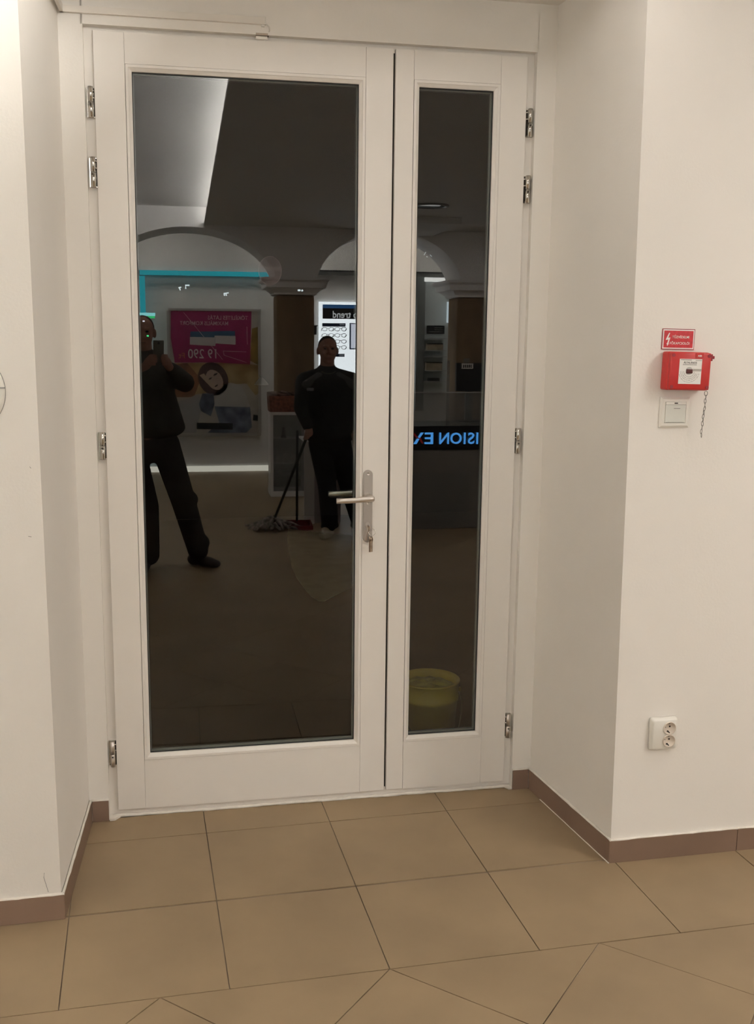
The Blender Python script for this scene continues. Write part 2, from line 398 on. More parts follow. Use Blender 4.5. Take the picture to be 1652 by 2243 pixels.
skirting('baseboard_left', [((-2.33, -0.583), (-1.91, -0.583)), ((-1.91, -0.583), (-1.49, -0.583)), ((-1.49, -0.583), lo)], 'brown skirting tiles along the front wall on the side of the wide leaf')
skirting('baseboard_left_reveal', [(lo, li), (li, dxy(-0.784, RET - 0.0085))], 'brown skirting tiles in the reveal beside the wide leaf')
ro, ri = (0.7728, -0.5970), (rr0[0] - 0.0085, rr0[1] - 0.0085)
def rwy(x): return -0.5970 - (x - 0.7728) * 0.0134
skirting('baseboard_right_reveal', [(dxy(0.667, RET - 0.0085), (ri[0], ri[1])), (ri, ro)], 'brown skirting tiles with white caulk in the reveal beside the narrow leaf')
skirting('baseboard_right', [(ro, (1.219, rwy(1.219)))] + [((1.219 + 0.42 * k, rwy(1.219 + 0.42 * k)), (1.639 + 0.42 * k, rwy(1.639 + 0.42 * k))) for k in range(3)], 'brown skirting tiles under the red switch box and socket')

# ================================================================== DOOR SET (built in door coordinates)
LL, LR, RL, RR, DT, DB = -0.7541, 0.1848, 0.1922, 0.6376, 2.5554, 0.028
frame = root('trim_1', None, 'white painted frame around the double door with its low threshold', 'door frame', None, 'structure', DOOR.copy())
def part(name, parent, m, *boxes, bev=0.0, smooth=False):
    bm = B()
    for b in boxes: box(bm, *b, bev=bev)
    return put(name, bm, m, parent, smooth)
part('jamb', frame, M_DOOR, (-0.84, -0.744, 0.015, 0.09, 0.0, 2.60))
part('jamb', frame, M_DOOR, (0.6295, 0.72, 0.015, 0.09, 0.0, 2.60))
part('head', frame, M_DOOR, (-0.744, 0.6295, 0.015, 0.09, 2.545, 2.60))
part('threshold', frame, M_DOOR, (-0.744, 0.6295, 0.012, 0.09, 0.0, 0.036))
bm = B(); pts = [Vector((-0.7820 + 1.446 * k / 60, 0.009, 0.004 + random.uniform(-0.0015, 0.0015))) for k in range(61)]
tube(bm, pts, [0.006 + random.uniform(-0.001, 0.002) for _ in pts], 6); put('caulk_line', bm, M_CAULK, frame, True)
bm = B(); prism(bm, [(-0.7825, 0.014, 0.001), (-0.7825, -0.02, 0.001), (-0.765, -0.02, 0.001), (-0.745, 0.006, 0.001), (-0.73, 0.014, 0.001)], (0, 0, 0.008)); put('caulk_lump', bm, M_CAULK, frame)
bm = B(); prism(bm, [(0.6655, 0.014, 0.001), (0.6655, -0.016, 0.001), (0.6535, -0.016, 0.001), (0.640, 0.008, 0.001), (0.62, 0.014, 0.001)], (0, 0, 0.006)); put('caulk_lump', bm, M_CAULK, frame)

def hinge(parent, x, z, side, col):
    h = 0.089; bm = B()
    box(bm, x - 0.0125, x + 0.0125, 0.0105, 0.0152, z - h / 2, z + h / 2, 0.001); hp = put('hinge', bm, M_CHROME, parent)
    for a, b in ((-h / 2, -0.001), (0.0006, h / 2)):
        bm = B(); rod(bm, (x, -0.002, z + a), (x, -0.002, z + b), 0.0077, seg=20); put('hinge_barrel', bm, M_CHROME if col else M_SATIN, hp, True)
    bm = B(); lathe(bm, [(0.0052, -0.0115), (0.0052, -0.0085), (0.0027, -0.0085), (0.0027, -0.0095)], (x, 0, z - 0.009), 'Y', 14, False); put('grub_screw', bm, M_CHROME, hp, True)
    bm = B(); rod(bm, (x, -0.0098, z - 0.009), (x, -0.0104, z - 0.009), 0.0026, seg=10); put('screw_socket', bm, M_DARK, hp)
    for dz in (0.012, 0.033):
        bm = B(); rod(bm, (x, -0.004, z + dz), (x + side * 0.016, 0.004, z + dz), 0.0022, seg=8); put('hinge_pin', bm, M_CHROME, hp, True)
    bm = B(); box(bm, min(x + side * 0.0085, x + side * 0.0125), max(x + side * 0.0085, x + side * 0.0125), 0.004, 0.0142, z - h / 2 + 0.004, z + h / 2 - 0.004); put('hinge_slot', bm, M_DARK, hp)

def leaf(name, x0, x1, bx0, bx1, bz0, bz1, label, hinge_side):
    r = root(name, None, label, 'door', None, 'structure', DOOR.copy())
    Y0, Y1 = 0.0, 0.064
    for (a, b) in ((x0, bx0), (bx1, x1)):
        bm = B(); box(bm, a, b, Y0, Y1, DB, DT, 0.0022, 2); put('stile', bm, M_DOOR, r)
    part('rail', r, M_DOOR, (bx0 + 0.0004, bx1 - 0.0004, Y0 + 0.0003, Y1, bz1, DT - 0.0002), bev=0.0004)
    part('rail', r, M_DOOR, (bx0 + 0.0004, bx1 - 0.0004, Y0 + 0.0003, Y1, DB + 0.0002, bz0), bev=0.0004)
    # glazing beads, mitred, with a stepped and sloping profile
    w = 0.0200; g0, g1, h0, h1 = bx0, bx1, bz0, bz1
    prof = [(0.0012, 0.003), (0.0012, -0.0015), (0.0095, -0.0015), (0.0110, 0.0010), (w, 0.0085), (w, GLZ - 0.0012), (0.0012, GLZ - 0.0012)]
    def bead(c0, c1, n0, n1):
        bm = B(); A = [bm.verts.new(Vector((c0[0] + n0[0] * e, y, c0[1] + n0[1] * e))) for e, y in prof]
        Bv = [bm.verts.new(Vector((c1[0] + n1[0] * e, y, c1[1] + n1[1] * e))) for e, y in prof]; n = len(prof)
        for i in range(n): bm.faces.new((A[i], A[(i + 1) % n], Bv[(i + 1) % n], Bv[i]))
        bm.faces.new(A[::-1]); bm.faces.new(Bv); bmesh.ops.recalc_face_normals(bm, faces=bm.faces[:]); put('glazing_bead', bm, M_DOOR, r)
    bead((g0, h0), (g0, h1), (1, 1), (1, -1)); bead((g1, h0), (g1, h1), (-1, 1), (-1, -1))
    bead((g0, h1), (g1, h1), (1, -1), (-1, -1)); bead((g0, h0), (g1, h0), (1, 1), (-1, 1))
    gx0, gx1, gz0, gz1 = g0 + w - 0.010, g1 - w + 0.010, h0 + w - 0.010, h1 - w + 0.010
    def ring(nm, m, e0, e1, ya, yb, par=r):
        bm = B(); X0, X1, Z0, Z1 = g0 + w, g1 - w, h0 + w, h1 - w
        box(bm, X0 + e0, X0 + e1, ya, yb, Z0 + e0, Z1 - e0); box(bm, X1 - e1, X1 - e0, ya, yb, Z0 + e0, Z1 - e0)
        box(bm, X0 + e1, X1 - e1, ya, yb, Z0 + e0, Z0 + e1); box(bm, X0 + e1, X1 - e1, ya, yb, Z1 - e1, Z1 - e0); return put(nm, bm, m, par)
    ring('gasket', M_GASK, -0.004, 0.0030, GLZ - 0.0030, GLZ - 0.0002)
    for yy, front in ((GLZ, 1), (GLZ + 0.020, 0)):
        bm = B(); box(bm, gx0, gx1, yy, yy + 0.004, gz0, gz1)
        for f in bm.faces: f.material_index = 0 if (front and f.normal.y < -0.5) else 1
        put('glass_pane', bm, [G_FRONT, G_CLEAR], r)
    ring('spacer', M_SPACER, -0.008, 0.0045, GLZ + 0.0085, GLZ + 0.0190)
    ring('edge_seal', M_GASK, -0.008, 0.0075, GLZ + 0.0192, GLZ + 0.0199)
    return r
door1 = leaf('door_1', LL, LR, -0.6610, 0.0945, 0.2046, 2.4640, 'wide white door leaf with a tall mirror-dark glass pane and lever handle', -1)
door2 = leaf('door_2', RL, RR, 0.2533, 0.5471, 0.2070, 2.4655, 'narrow white door leaf with a slim mirror-dark glass pane', 1)
part('rebate', door2, M_DARK, (LR - 0.004, RL + 0.004, 0.016, 0.06, DB + 0.002, DT - 0.003))
for z, x in ((2.3475, -0.7662), (2.1408, -0.7660), (1.2899, -0.7655), (0.2348, -0.7665)): hinge(door1, x, z, 1, z > 1)
for z, x in ((2.3485, 0.6515), (2.1361, 0.6510), (1.2902, 0.6480), (0.2435, 0.6478)): hinge(door2, x, z, -1, z > 1)
# lever handle set
PX = 0.1135
bm = B(); t = []; rad = 0.0162; zt, zbm = 1.1972, 0.9455
for k in range(13): a = pi * k / 12; t.append((PX + rad * cos(a), -0.0003, zt - rad + rad * sin(a)))
for k in range(13): a = pi + pi * k / 12; t.append((PX + rad * cos(a), -0.0003, zbm + rad + rad * sin(a)))
prism(bm, t, (0, -0.0062, 0)); bmesh.ops.bevel(bm, geom=[e for e in bm.edges if all(v.co.y < -0.006 for v in e.verts)], offset=0.0016, segments=2, affect='EDGES')
plate = put('handle_plate', bm, M_PLATE, door1)
for z in (1.1845, 1.0835):
    bm = B(); lathe(bm, [(0.0062, -0.0064), (0.0062, -0.0078), (0.0048, -0.0080), (0.004, -0.0066)], (PX, 0, z), 'Y', 16); put('screw', bm, M_SATIN, plate, True)
ZH = 1.1010
bm = B(); lathe(bm, [(0.0125, -0.006), (0.0125, -0.017), (0.0088, -0.021), (0.0085, -0.050)], (PX, 0, ZH + 0.004), 'Y', 20); put('handle_rose', bm, M_SATIN, plate, True)
bm = B(); secs = []
LEV = [(PX + 0.013, -0.0505, ZH + 0.004, 0.006, 0.007), (PX + 0.008, -0.0515, ZH + 0.004, 0.0115, 0.0105), (PX - 0.008, -0.0525, ZH + 0.0038, 0.0115, 0.0108), (PX - 0.028, -0.0535, ZH + 0.0022, 0.0085, 0.0098), (PX - 0.052, -0.0535, ZH + 0.0002, 0.0068, 0.0092), (PX - 0.085, -0.0530, ZH - 0.0008, 0.0066, 0.0094), (PX - 0.117, -0.0525, ZH - 0.0010, 0.0066, 0.0094)]
for x, y, z, a, b in LEV: secs.append([bm.verts.new((x, y + a * cos(2 * pi * k / 16), z + b * sin(2 * pi * k / 16))) for k in range(16)])
for s0, s1 in zip(secs, secs[1:]):
    for k in range(16): bm.faces.new((s0[k], s0[(k + 1) % 16], s1[(k + 1) % 16], s1[k]))
bm.faces.new(secs[0][::-1]); bm.faces.new(secs[-1]); bmesh.ops.recalc_face_normals(bm, faces=bm.faces[:])
lev = put('lever', bm, M_SATIN, plate, True)
bm = B(); prism(bm, [(x, 0.0643, z) for x, y, z in t], (0, 0.0062, 0)); plate2 = put('handle_plate', bm, M_PLATE, door1)
bm = B(); lathe(bm, [(0.0125, 0.0706), (0.0125, 0.080), (0.0088, 0.085), (0.0085, 0.114)], (PX, 0, ZH + 0.004), 'Y', 20); put('handle_rose', bm, M_SATIN, plate2, True)
bm = B(); secs = []
for x, y, z, a, b in LEV: secs.append([bm.verts.new((x, 0.064 - y + a * cos(2 * pi * k / 16), z + b * sin(2 * pi * k / 16))) for k in range(16)])
for s0, s1 in zip(secs, secs[1:]):
    for k in range(16): bm.faces.new((s0[k], s0[(k + 1) % 16], s1[(k + 1) % 16], s1[k]))
bm.faces.new(secs[0][::-1]); bm.faces.new(secs[-1]); bmesh.ops.recalc_face_normals(bm, faces=bm.faces[:]); put('lever', bm, M_SATIN, plate2, True)
bm = B(); prism(bm, [(PX + 0.0085 * cos(a), -0.006, 1.0075 + 0.0085 * sin(a)) for a in [pi * (k / 10 * 1.5 - 0.25) for k in range(11)]] + [(PX - 0.005, -0.006, 0.985), (PX + 0.005, -0.006, 0.985)], (0, -0.006, 0)); put('lock_cylinder', bm, M_SATIN, plate)
# keys hanging in the lock
keys = root('key_bunch', None, 'key in the door lock with a ring and more keys hanging from it', 'keys', None, None, DOOR @ Matrix.Translation((PX, -0.013, 1.003)))
def key_bm(bm, mtx, L=0.024):
    t = bmesh.new(); lathe(t, [(0.0092, -0.0010), (0.0092, 0.0010)], (0, 0, 0), 'Y', 14)
    box(t, -0.0034, 0.0034, -0.0009, 0.0009, -L - 0.016, -0.006); box(t, 0.0034, 0.005, -0.0009, 0.0009, -L - 0.006, -L + 0.004); join(bm, t, mtx)
bm = B(); key_bm(bm, Matrix.Translation((0.0005, -0.016, -0.005)) @ Matrix.Rotation(pi / 2, 4, 'Z') @ Matrix.Rotation(0.3, 4, 'X')); box(bm, -0.0012, 0.0012, -0.010, 0.0005, -0.002, 0.005); put('lock_key', bm, M_KEY, keys)
bm = B(); tube(bm, [(0.0095 + 0.0115 * cos(a), -0.019 + 0.003 * sin(a), -0.0165 + 0.0115 * sin(a)) for a in [2 * pi * k / 28 for k in range(28)]], 0.0009, 6, True); put('ring', bm, M_RING, keys, True)
for k, (dx, a) in enumerate(((-0.0032, -0.05), (0.0004, 0.3), (0.0035, -0.3), (0.0078, 0.1))):
    bm = B(); key_bm(bm, Matrix.Translation((0.004 + dx, -0.019 + 0.002 * k, -0.040)) @ Matrix.Rotation(pi / 2 + a, 4, 'Z'), 0.030); put('key', bm, M_KEY, keys)
bm = B(); box(bm, 0.0015, 0.0105, -0.024, -0.016, -0.0345, -0.0285, 0.001); put('key_tag', bm, M_RING, keys)
# magnetic contact and cable trunking over the door
con = root('magnetic_contact', None, 'two-piece magnetic alarm contact on the door head under the trunking end', 'alarm contact', None, None, DOOR @ Matrix.Translation((-0.239, 0.0, 2.569)))
part('sensor_half', con, M_BRONZE, (-0.0195, 0.0185, -0.0105, 0.0145, -0.0018, 0.0048), bev=0.001)
part('magnet_half', con, M_WHITE, (-0.0195, 0.0175, -0.009, -0.0002, -0.0125, -0.0045), bev=0.001)
part('end_cap', con, M_DARK, (0.0186, 0.0215, -0.006, 0.0145, -0.001, 0.0035))
bm = B(); tube(bm, [(0.0175, 0.0, 0.004), (0.024, -0.0125, 0.012), (0.022, -0.0145, 0.022), (0.015, -0.0145, 0.028), (0.009, -0.014, 0.032)], 0.0021, 8); put('cable', bm, M_TRUNK, con, True)
trk = root('cable_trunking', None, 'white mini cable trunking running along the lintel over the wide leaf', 'trunking', None, None, DOOR @ Matrix.Translation((-0.54, RET, 2.607)))
bm = B(); prism(bm, [(-0.3055, 0, -0.0105), (0.309, 0, -0.0105), (0.309, 0, 0.0100), (-0.3055, 0, 0.0085)], (0, -0.011, 0)); put('trunk_run', bm, M_TRUNK, trk)
part('end_cap', trk, M_WHITE, (0.3085, 0.3125, -0.0125, -0.0002, -0.0115, 0.0115), bev=0.0008)
part('clip', trk, M_WHITE, (0.298, 0.3085, -0.010, -0.0002, -0.0165, -0.0106), bev=0.0008)
bm = B(); prism(bm, [(-0.3065, -0.0005, -0.0105), (-0.3185, -0.26, -0.0105), (-0.3185, -0.26, 0.010), (-0.3065, -0.0005, 0.010)], (0.010, 0, 0)); put('trunk_return', bm, M_TRUNK, trk)
# round clear sticker on the wide pane
stk = root('glass_sticker', None, 'round clear sticker on the wide glass pane', 'sticker', None, None, DOOR @ Matrix.Translation((-0.2157, GLZ - 0.0006, 1.8548)))
M_FILM = film_mat('clear_film', (0.32, 0.21, 0.21), 0.045); M_FILM2 = film_mat('clear_film_edge', (0.6, 0.5, 0.5), 0.15)
bm = B(); lathe(bm, [(0.0375, -0.0002), (0.0375, 0.0002)], (0, 0, 0), 'Y', 48); bmesh.ops.scale(bm, vec=(1, 1, 1.22), verts=bm.verts); put('film', bm, M_FILM, stk)
bm = B(); tube(bm, [(0.0375 * cos(a), -0.0002, 0.0375 * 1.22 * sin(a)) for a in [2 * pi * k / 48 for k in range(48)]], 0.0008, 5, True); put('film_edge', bm, M_FILM2, stk)
bm = B(); box(bm, -0.014, 0.034, -0.0006, -0.0003, 0.000, 0.012); put('film_band', bm, film_mat('clear_film_band', (0.5, 0.42, 0.42), 0.055), stk)

# ================================================================== THINGS ON THE RIGHT-HAND WALL
WY = lambda x: -0.5885 - (x - 0.765) * 0.0134
RW = lambda x, z: Matrix.Translation((x, WY(x), z)) @ Matrix.Rotation(-0.0134, 4, 'Z')
sg = root('warning_sign', None, 'small red sign with a lightning bolt above the red switch box', 'sign', None, None, RW(0.9075, 1.6405) @ Matrix.Rotation(0.012, 4, 'Y'))
part('panel', sg, M_REDDK, (-0.0520, 0.0520, -0.0022, -0.0002, -0.0300, 0.0300))
part('border', sg, M_PAPER, (-0.0500, 0.0500, -0.0030, -0.0022, -0.0280, 0.0280))
part('field', sg, M_RED, (-0.0465, 0.0465, -0.0036, -0.0030, -0.0245, 0.0245))
bm = B(); prism(bm, [(x * 0.001, -0.0036, z * 0.001) for x, z in ((-31, 18), (-28.5, 18), (-33.5, 3.5), (-26.5, 5), (-32, -13.5), (-29.8, -12.5), (-35, -20), (-37.5, -11), (-35.6, -12.2), (-32.5, -1.2), (-41, -2.8), (-36, 9))], (0, -0.0005, 0)); put('bolt', bm, M_PAPER, sg)
text('lettering', 'TŰZVÉDELMI', 0.0098, M_PAPER, sg, Matrix.Translation((0.0065, -0.0037, 0.0075)) @ Matrix.Rotation(pi / 2, 4, 'X'), 0.0004, 0.012, width=0.054)
text('lettering', 'FŐKAPCSOLÓ!', 0.0098, M_PAPER, sg, Matrix.Translation((0.0045, -0.0037, -0.0105)) @ Matrix.Rotation(pi / 2, 4, 'X'), 0.0004, 0.012, width=0.063)
# red switch box
BX0, BX1, BZ0, BZ1, BD = -0.068, 0.068, -0.0565, 0.0545, 0.040
sb = root('fire_switch_box', None, 'red fire switch box with a white dial behind glass and hanging chain', 'switch box', None, None, RW(0.9265, 1.5495) @ Matrix.Rotation(0.02, 4, 'Y'))
bm = B(); box(bm, BX0, BX1 - 0.004, -BD, -0.0002, BZ0, BZ1, 0.007, 3); put('housing', bm, M_REDBOX, sb, True)
bm = B(); box(bm, BX0 + 0.002, BX1 - 0.006, -BD - 0.011, -BD + 0.001, BZ0 + 0.002, BZ1 - 0.002, 0.004, 2); cov = put('cover', bm, M_REDBOX, sb, True)
for x, z in ((BX0 + 0.010, BZ1 - 0.010), (BX1 - 0.013, BZ1 - 0.010), (BX0 + 0.010, BZ0 + 0.010), (BX1 - 0.013, BZ0 + 0.010)):
    bm = B(); rod(bm, (x, -BD - 0.010, z), (x, -BD - 0.0122, z), 0.0052, seg=14); put('screw', bm, M_REDDK, cov)
YF = -BD - 0.011
part('dial_card', cov, M_PAPER, (-0.0385, 0.0325, YF - 0.0010, YF + 0.001, -0.0375, 0.0345))
bm = B(); rod(bm, (-0.0065, YF - 0.001, 0.0005), (-0.0065, YF - 0.0014, 0.0005), 0.0112, seg=24); put('button_ring', bm, mat('pale_grey', (0.55, 0.53, 0.50), 0.5, var=0), cov)
bm = B(); box(bm, -0.0165, 0.0035, YF - 0.0042, YF - 0.0013, -0.0070, 0.0058, 0.002, 2); put('button', bm, M_MAROON, cov)
text('lettering', 'ÁLTALÁNOS', 0.0066, M_BLACK, cov, Matrix.Translation((-0.005, YF - 0.0011, 0.0245)) @ Matrix.Rotation(pi / 2, 4, 'X'), 0.0003, 0.012, width=0.042)
M_GREYP = mat('grey_print', (0.20, 0.19, 0.18), 0.5, var=0)
bm = B(); random.seed(3)
for z, x0, x1 in ((0.0318, -0.035, -0.004), (0.0180, -0.028, 0.014)):
    x = x0
    while x < x1: w = random.uniform(0.001, 0.003); box(bm, x, x + w, YF - 0.0013, YF - 0.001, z - 0.0009, z + 0.0009); x += w + 0.0007
for R_ in (0.0165, 0.0215, 0.0262, 0.0318):
    a = -pi * 0.98
    while a < -0.25:
        da = random.uniform(0.03, 0.16); p = []
        for k in range(4): b_ = a + da * k / 3; p.append((R_ * cos(b_), R_ * sin(b_)))
        q = [((R_ + 0.0011) * x / R_, (R_ + 0.0011) * z / R_) for x, z in p][::-1]
        if R_ * 1.03 < 0.0375 and all(-0.037 < z for x, z in p + q) and all(-0.0378 < x - 0.0065 < 0.0318 for x, z in p + q):
            prism(bm, [(x - 0.0065, YF - 0.001, z) for x, z in p + q], (0, -0.0003, 0))
        a += da + random.uniform(0.03, 0.10)
put('fine_print', bm, M_GREYP, cov, kind='stuff')
for q in ((0.006, 0.0318, YF - 0.0014, YF - 0.001, -0.0005, 0.0065), (0.012, 0.0318, YF - 0.0014, YF - 0.001, 0.0295, 0.0315)): part('print_shade', cov, mat('light_grey_print', (0.45, 0.42, 0.38), 0.4, var=0), q)
part('name_plate', cov, M_REDBOX, (0.011, 0.036, YF - 0.0012, YF + 0.001, 0.0385, 0.0515))
text('lettering', 'ABB', 0.0052, M_PAPER, cov, Matrix.Translation((0.0235, YF - 0.0013, 0.0440)) @ Matrix.Rotation(pi / 2, 4, 'X'), 0.0003, 0.02, width=0.013)
bm = B(); box(bm, BX1 - 0.006, BX1 + 0.004, -BD - 0.002, -BD + 0.012, 0.030, 0.050, 0.002); box(bm, BX1 + 0.002, BX1 + 0.011, -BD, -BD + 0.008, 0.036, 0.045, 0.002); put('latch', bm, M_REDDK, sb)
M_CHAIN = mat('chain_steel', (0.22, 0.21, 0.18), 0.35, 1.0, var=0.1)
cx_, cz_ = BX1 - 0.004, BZ0 - 0.002
for k in range(12):
    bm = B(); z = cz_ - 0.006 - k * 0.0112; w = 0.0034 if k else 0.005
    x = cx_ - 0.0002 * k + random.uniform(-0.001, 0.001); flat = k % 2
    pts = [(w * cos(a), 0, 0.0072 * sin(a)) for a in [2 * pi * j / 14 for j in range(14)]]
    mm = Matrix.Translation((x, -BD + 0.006 + k * 0.0004, z)) @ Matrix.Rotation((1.2 if flat else 0.15) + random.uniform(-0.2, 0.2), 4, 'Z') @ Matrix.Rotation(random.uniform(-0.25, 0.25), 4, 'Y')
    tube(bm, pts, 0.00085, 5, True); bmesh.ops.transform(bm, matrix=mm, verts=bm.verts); put('chain_link', bm, M_CHAIN, sb, True)
# key-card style wall switch
sw = root('wall_switch', None, 'square white wall switch with a clear flap below the red box', 'switch', None, None, RW(0.9085, 1.4270) @ Matrix.Rotation(0.006, 4, 'Y'))
bm = B(); W, H = 0.0480, 0.0455
rs = []
for e, y in ((0, -0.0002), (0, -0.004), (0.006, -0.0085), (0.0135, -0.0088), (0.0145, -0.0070)):
    rs.append([bm.verts.new((sx * (W - e), y, sz * (H - e))) for sx, sz in ((-1, -1), (1, -1), (1, 1), (-1, 1))])
for a, b in zip(rs, rs[1:]):
    for k in range(4): bm.faces.new((a[k], a[(k + 1) % 4], b[(k + 1) % 4], b[k]))
bm.faces.new(rs[-1]); bm.faces.new(rs[0][::-1]); bmesh.ops.recalc_face_normals(bm, faces=bm.faces[:]); put('frame', bm, M_WHITE, sw)
bm = B(); box(bm, -0.0325, 0.0325, -0.0105, -0.0068, 0.0225, 0.0305, 0.001); put('top_bar', bm, M_WHITE, sw)
bm = B(); box(bm, -0.0325, 0.0325, -0.0100, -0.0068, -0.0300, 0.0218, 0.0012); fp = put('flap', bm, mat('flap_plastic', (0.72, 0.72, 0.66), 0.28, var=0.02, scale=30), sw)
part('slot', sw, M_DARK, (-0.0055, 0.0055, -0.0110, -0.0104, 0.0255, 0.0285))
part('mark', fp, M_GREYP, (-0.006, 0.014, -0.0105, -0.0099, 0.0110, 0.0124)); part('lower_edge', fp, M_GREYP, (-0.0285, 0.0285, -0.0104, -0.0099, -0.0298, -0.0288))
part('seam', sw, M_GREYP, (-0.0315, 0.0325, -0.0090, -0.0070, 0.0217, 0.0226))
# double socket
sk = root('power_socket', None, 'white double wall socket low on the wall under the red box', 'socket', None, None, RW(0.9335, 0.4235))
bm = B(); rs = []
def rrect(w, h, r, y, n=5):
    o = []
    for cx, cz, a0 in ((w - r, h - r, 0), (-w + r, h - r, pi / 2), (-w + r, -h + r, pi), (w - r, -h + r, 1.5 * pi)):
        for k in range(n): a = a0 + pi / 2 * k / (n - 1); o.append((cx + r * cos(a), y, cz + r * sin(a)))
    return o
for w, h, r, y in ((0.0455, 0.0525, 0.006, -0.0002), (0.0450, 0.0520, 0.006, -0.006), (0.0425, 0.0490, 0.007, -0.016), (0.0385, 0.0450, 0.007, -0.0195)):
    rs.append([bm.verts.new(p) for p in rrect(w, h, r, y)])
n_ = len(rs[0])
for a, b in zip(rs, rs[1:]):
    for k in range(n_): bm.faces.new((a[k], a[(k + 1) % n_], b[(k + 1) % n_], b[k]))
bm.faces.new(rs[-1]); bm.faces.new(rs[0][::-1]); bmesh.ops.recalc_face_normals(bm, faces=bm.faces[:]); put('cover', bm, M_WHITE, sk, True)
for k in (0, 1):
    cz = 0.0205 - 0.0415 * k; cx = 0.0140
    bm = B(); lathe(bm, [(0.0208, -0.0195), (0.0208, -0.0235), (0.0186, -0.0238), (0.0176, -0.0200), (0.0001, -0.0199)], (cx, 0, cz), 'Y', 32, False); cup = put('socket_cup', bm, M_SOCK, sk, True)
    for hx, hz in ((0.0005, 0.006), (-0.0060, -0.0095)):
        bm = B(); rod(bm, (cx + hx, -0.0199, cz + hz), (cx + hx, -0.0206, cz + hz), 0.0029, seg=12); put('pin_hole', bm, M_DARK, cup)
    bm = B(); prism(bm, [(cx - 0.008, -0.0202, cz - 0.0085), (cx - 0.0045, -0.0202, cz - 0.0068), (cx + 0.0025, -0.0202, cz - 0.0152), (cx - 0.0005, -0.0202, cz - 0.0164)], (0, -0.0005, 0)); put('slot', bm, M_DARK, cup)
    for hx, hz in ((-0.0012, 0.0150), (-0.0145, 0.005)):
        bm = B(); box(bm, cx + hx - 0.002, cx + hx + 0.002, -0.0215, -0.0198, cz + hz - 0.0008, cz + hz + 0.0008); put('earth_clip', bm, M_GREYP, cup)
# round cover plate on the left wall
rp = root('round_cover_plate', (-1.094, -0.575, 1.4935), 'round white cover plate on the wall, cut off by the left edge', 'cover plate')
bm = B(); lathe(bm, [(0.108, -0.0003), (0.108, -0.006), (0.100, -0.010), (0.0, -0.0102)], (0, 0, 0), 'Y', 48, False); put('disc', bm, M_WHITE, rp, True)
bm = B(); box(bm, -0.095, 0.1085, -0.0115, -0.009, 0.008, 0.011); put('split_line', bm, M_GREYP, rp)
bm = B(); tube(bm, [(0.1085 * cos(a), -0.0012, 0.1085 * sin(a)) for a in [2 * pi * k / 60 for k in range(60)]], 0.0008, 5, True); put('edge_shadow_gap', bm, M_GREYP, rp)
# plaster scars
def scar(pts, x0, label, m=M_GREYP):
    bm = B(); tube(bm, pts, 0.0006, 4); tag(put('plaster_scar', bm, m), label, 'scratch', 'marks in the wall plaster')
wl = lambda u, v: direct(u, v, -0.5755)
scar([wl(97, 1912), wl(96, 1922), wl(101, 1938), wl(106, 1954)], 0, 'thin dark crack in the plaster just above the skirting corner')
scar([wl(65, 1022), wl(68, 1026)], 0, 'short fine nick in the plaster at the height of the middle hinge')
scar([wl(62, 1175), wl(69, 1176)], 0, 'small dark dent in the plaster below the short nick')

# ================================================================== LIGHTS: ADDED PANELS, COVE STRIP, SKIRTING STRIP
def panel_light(x, y, z, sx, sy, col, s, label, group='added unseen ceiling panels of the hall'):
    r = root('unseen_ceiling_panel', (x, y, z), label, 'ceiling light', group)  # glowing panel put in out of view for its light
    bm = B(); box(bm, -sx / 2 - 0.02, sx / 2 + 0.02, -sy / 2 - 0.02, sy / 2 + 0.02, -0.006, -0.0004, 0.002); put('trim_ring', bm, M_WHITE, r)
    bm = B(); box(bm, -sx / 2, sx / 2, -sy / 2, sy / 2, -0.0085, -0.0058); put('diffuser', bm, glow('panel_%.2f_%.2f_%.2f' % (x, y, s), col, s), r)
for x, y, z, s, lb in ((2.5, -2.4, ZC, 36, 'nearest the door on the counter side'), (3.3, -3.8, ZC, 62, 'second from the door on the counter side'),
                       (3.7, -5.9, ZC, 52, 'farthest from the door on the counter side'), (1.95, -1.35, ZC, 10, 'over the red switch box'), (-1.25, -5.5, ZCOVE, 34, 'in the raised recess, nearest the arches')):
    panel_light(x, y, z, 0.5, 0.4, WARM, s, 'added unseen fill panel in the ceiling, ' + lb)  # hall fill, added where neither view nor glass shows it
for x, s, lb in ((-0.05, 7, 'wide leaf'), (0.50, 7, 'narrow leaf')):
    panel_light(x, -0.93, ZC, 0.42, 0.22, WARM, s, 'narrow unseen fill panel added in the ceiling in front of the ' + lb)  # extra fill added close to the door, out of view
cl = root('cove_light', (LIPX - 0.01, -4.2, ZC + 0.03), 'hidden light strip along the edge of the ceiling recess', 'light strip')
for y0, y1 in ((-7.45, -5.75), (-5.65, -3.55), (-3.45, -1.15)):
    bm = B(); box(bm, 0.09, 0.13, y0 + 4.2, y1 + 4.2, 0.0005, ZCOVE - ZC - 0.03 - 0.05); put('tube', bm, glow('cove_tube', (1.0, 0.97, 0.92), E_COVE), cl)
for x, lb in ((-0.9, 'over the poster end'), (1.0, 'in the middle'), (2.9, 'over the spectacle display end')):
    panel_light(x, -8.75, 3.12, 1.2, 0.4, COOL, E_SHOP, 'long unseen panel in the shop ceiling behind the arches, ' + lb, 'unseen shop ceiling panels')  # unseen panels added to light the shop behind the arches
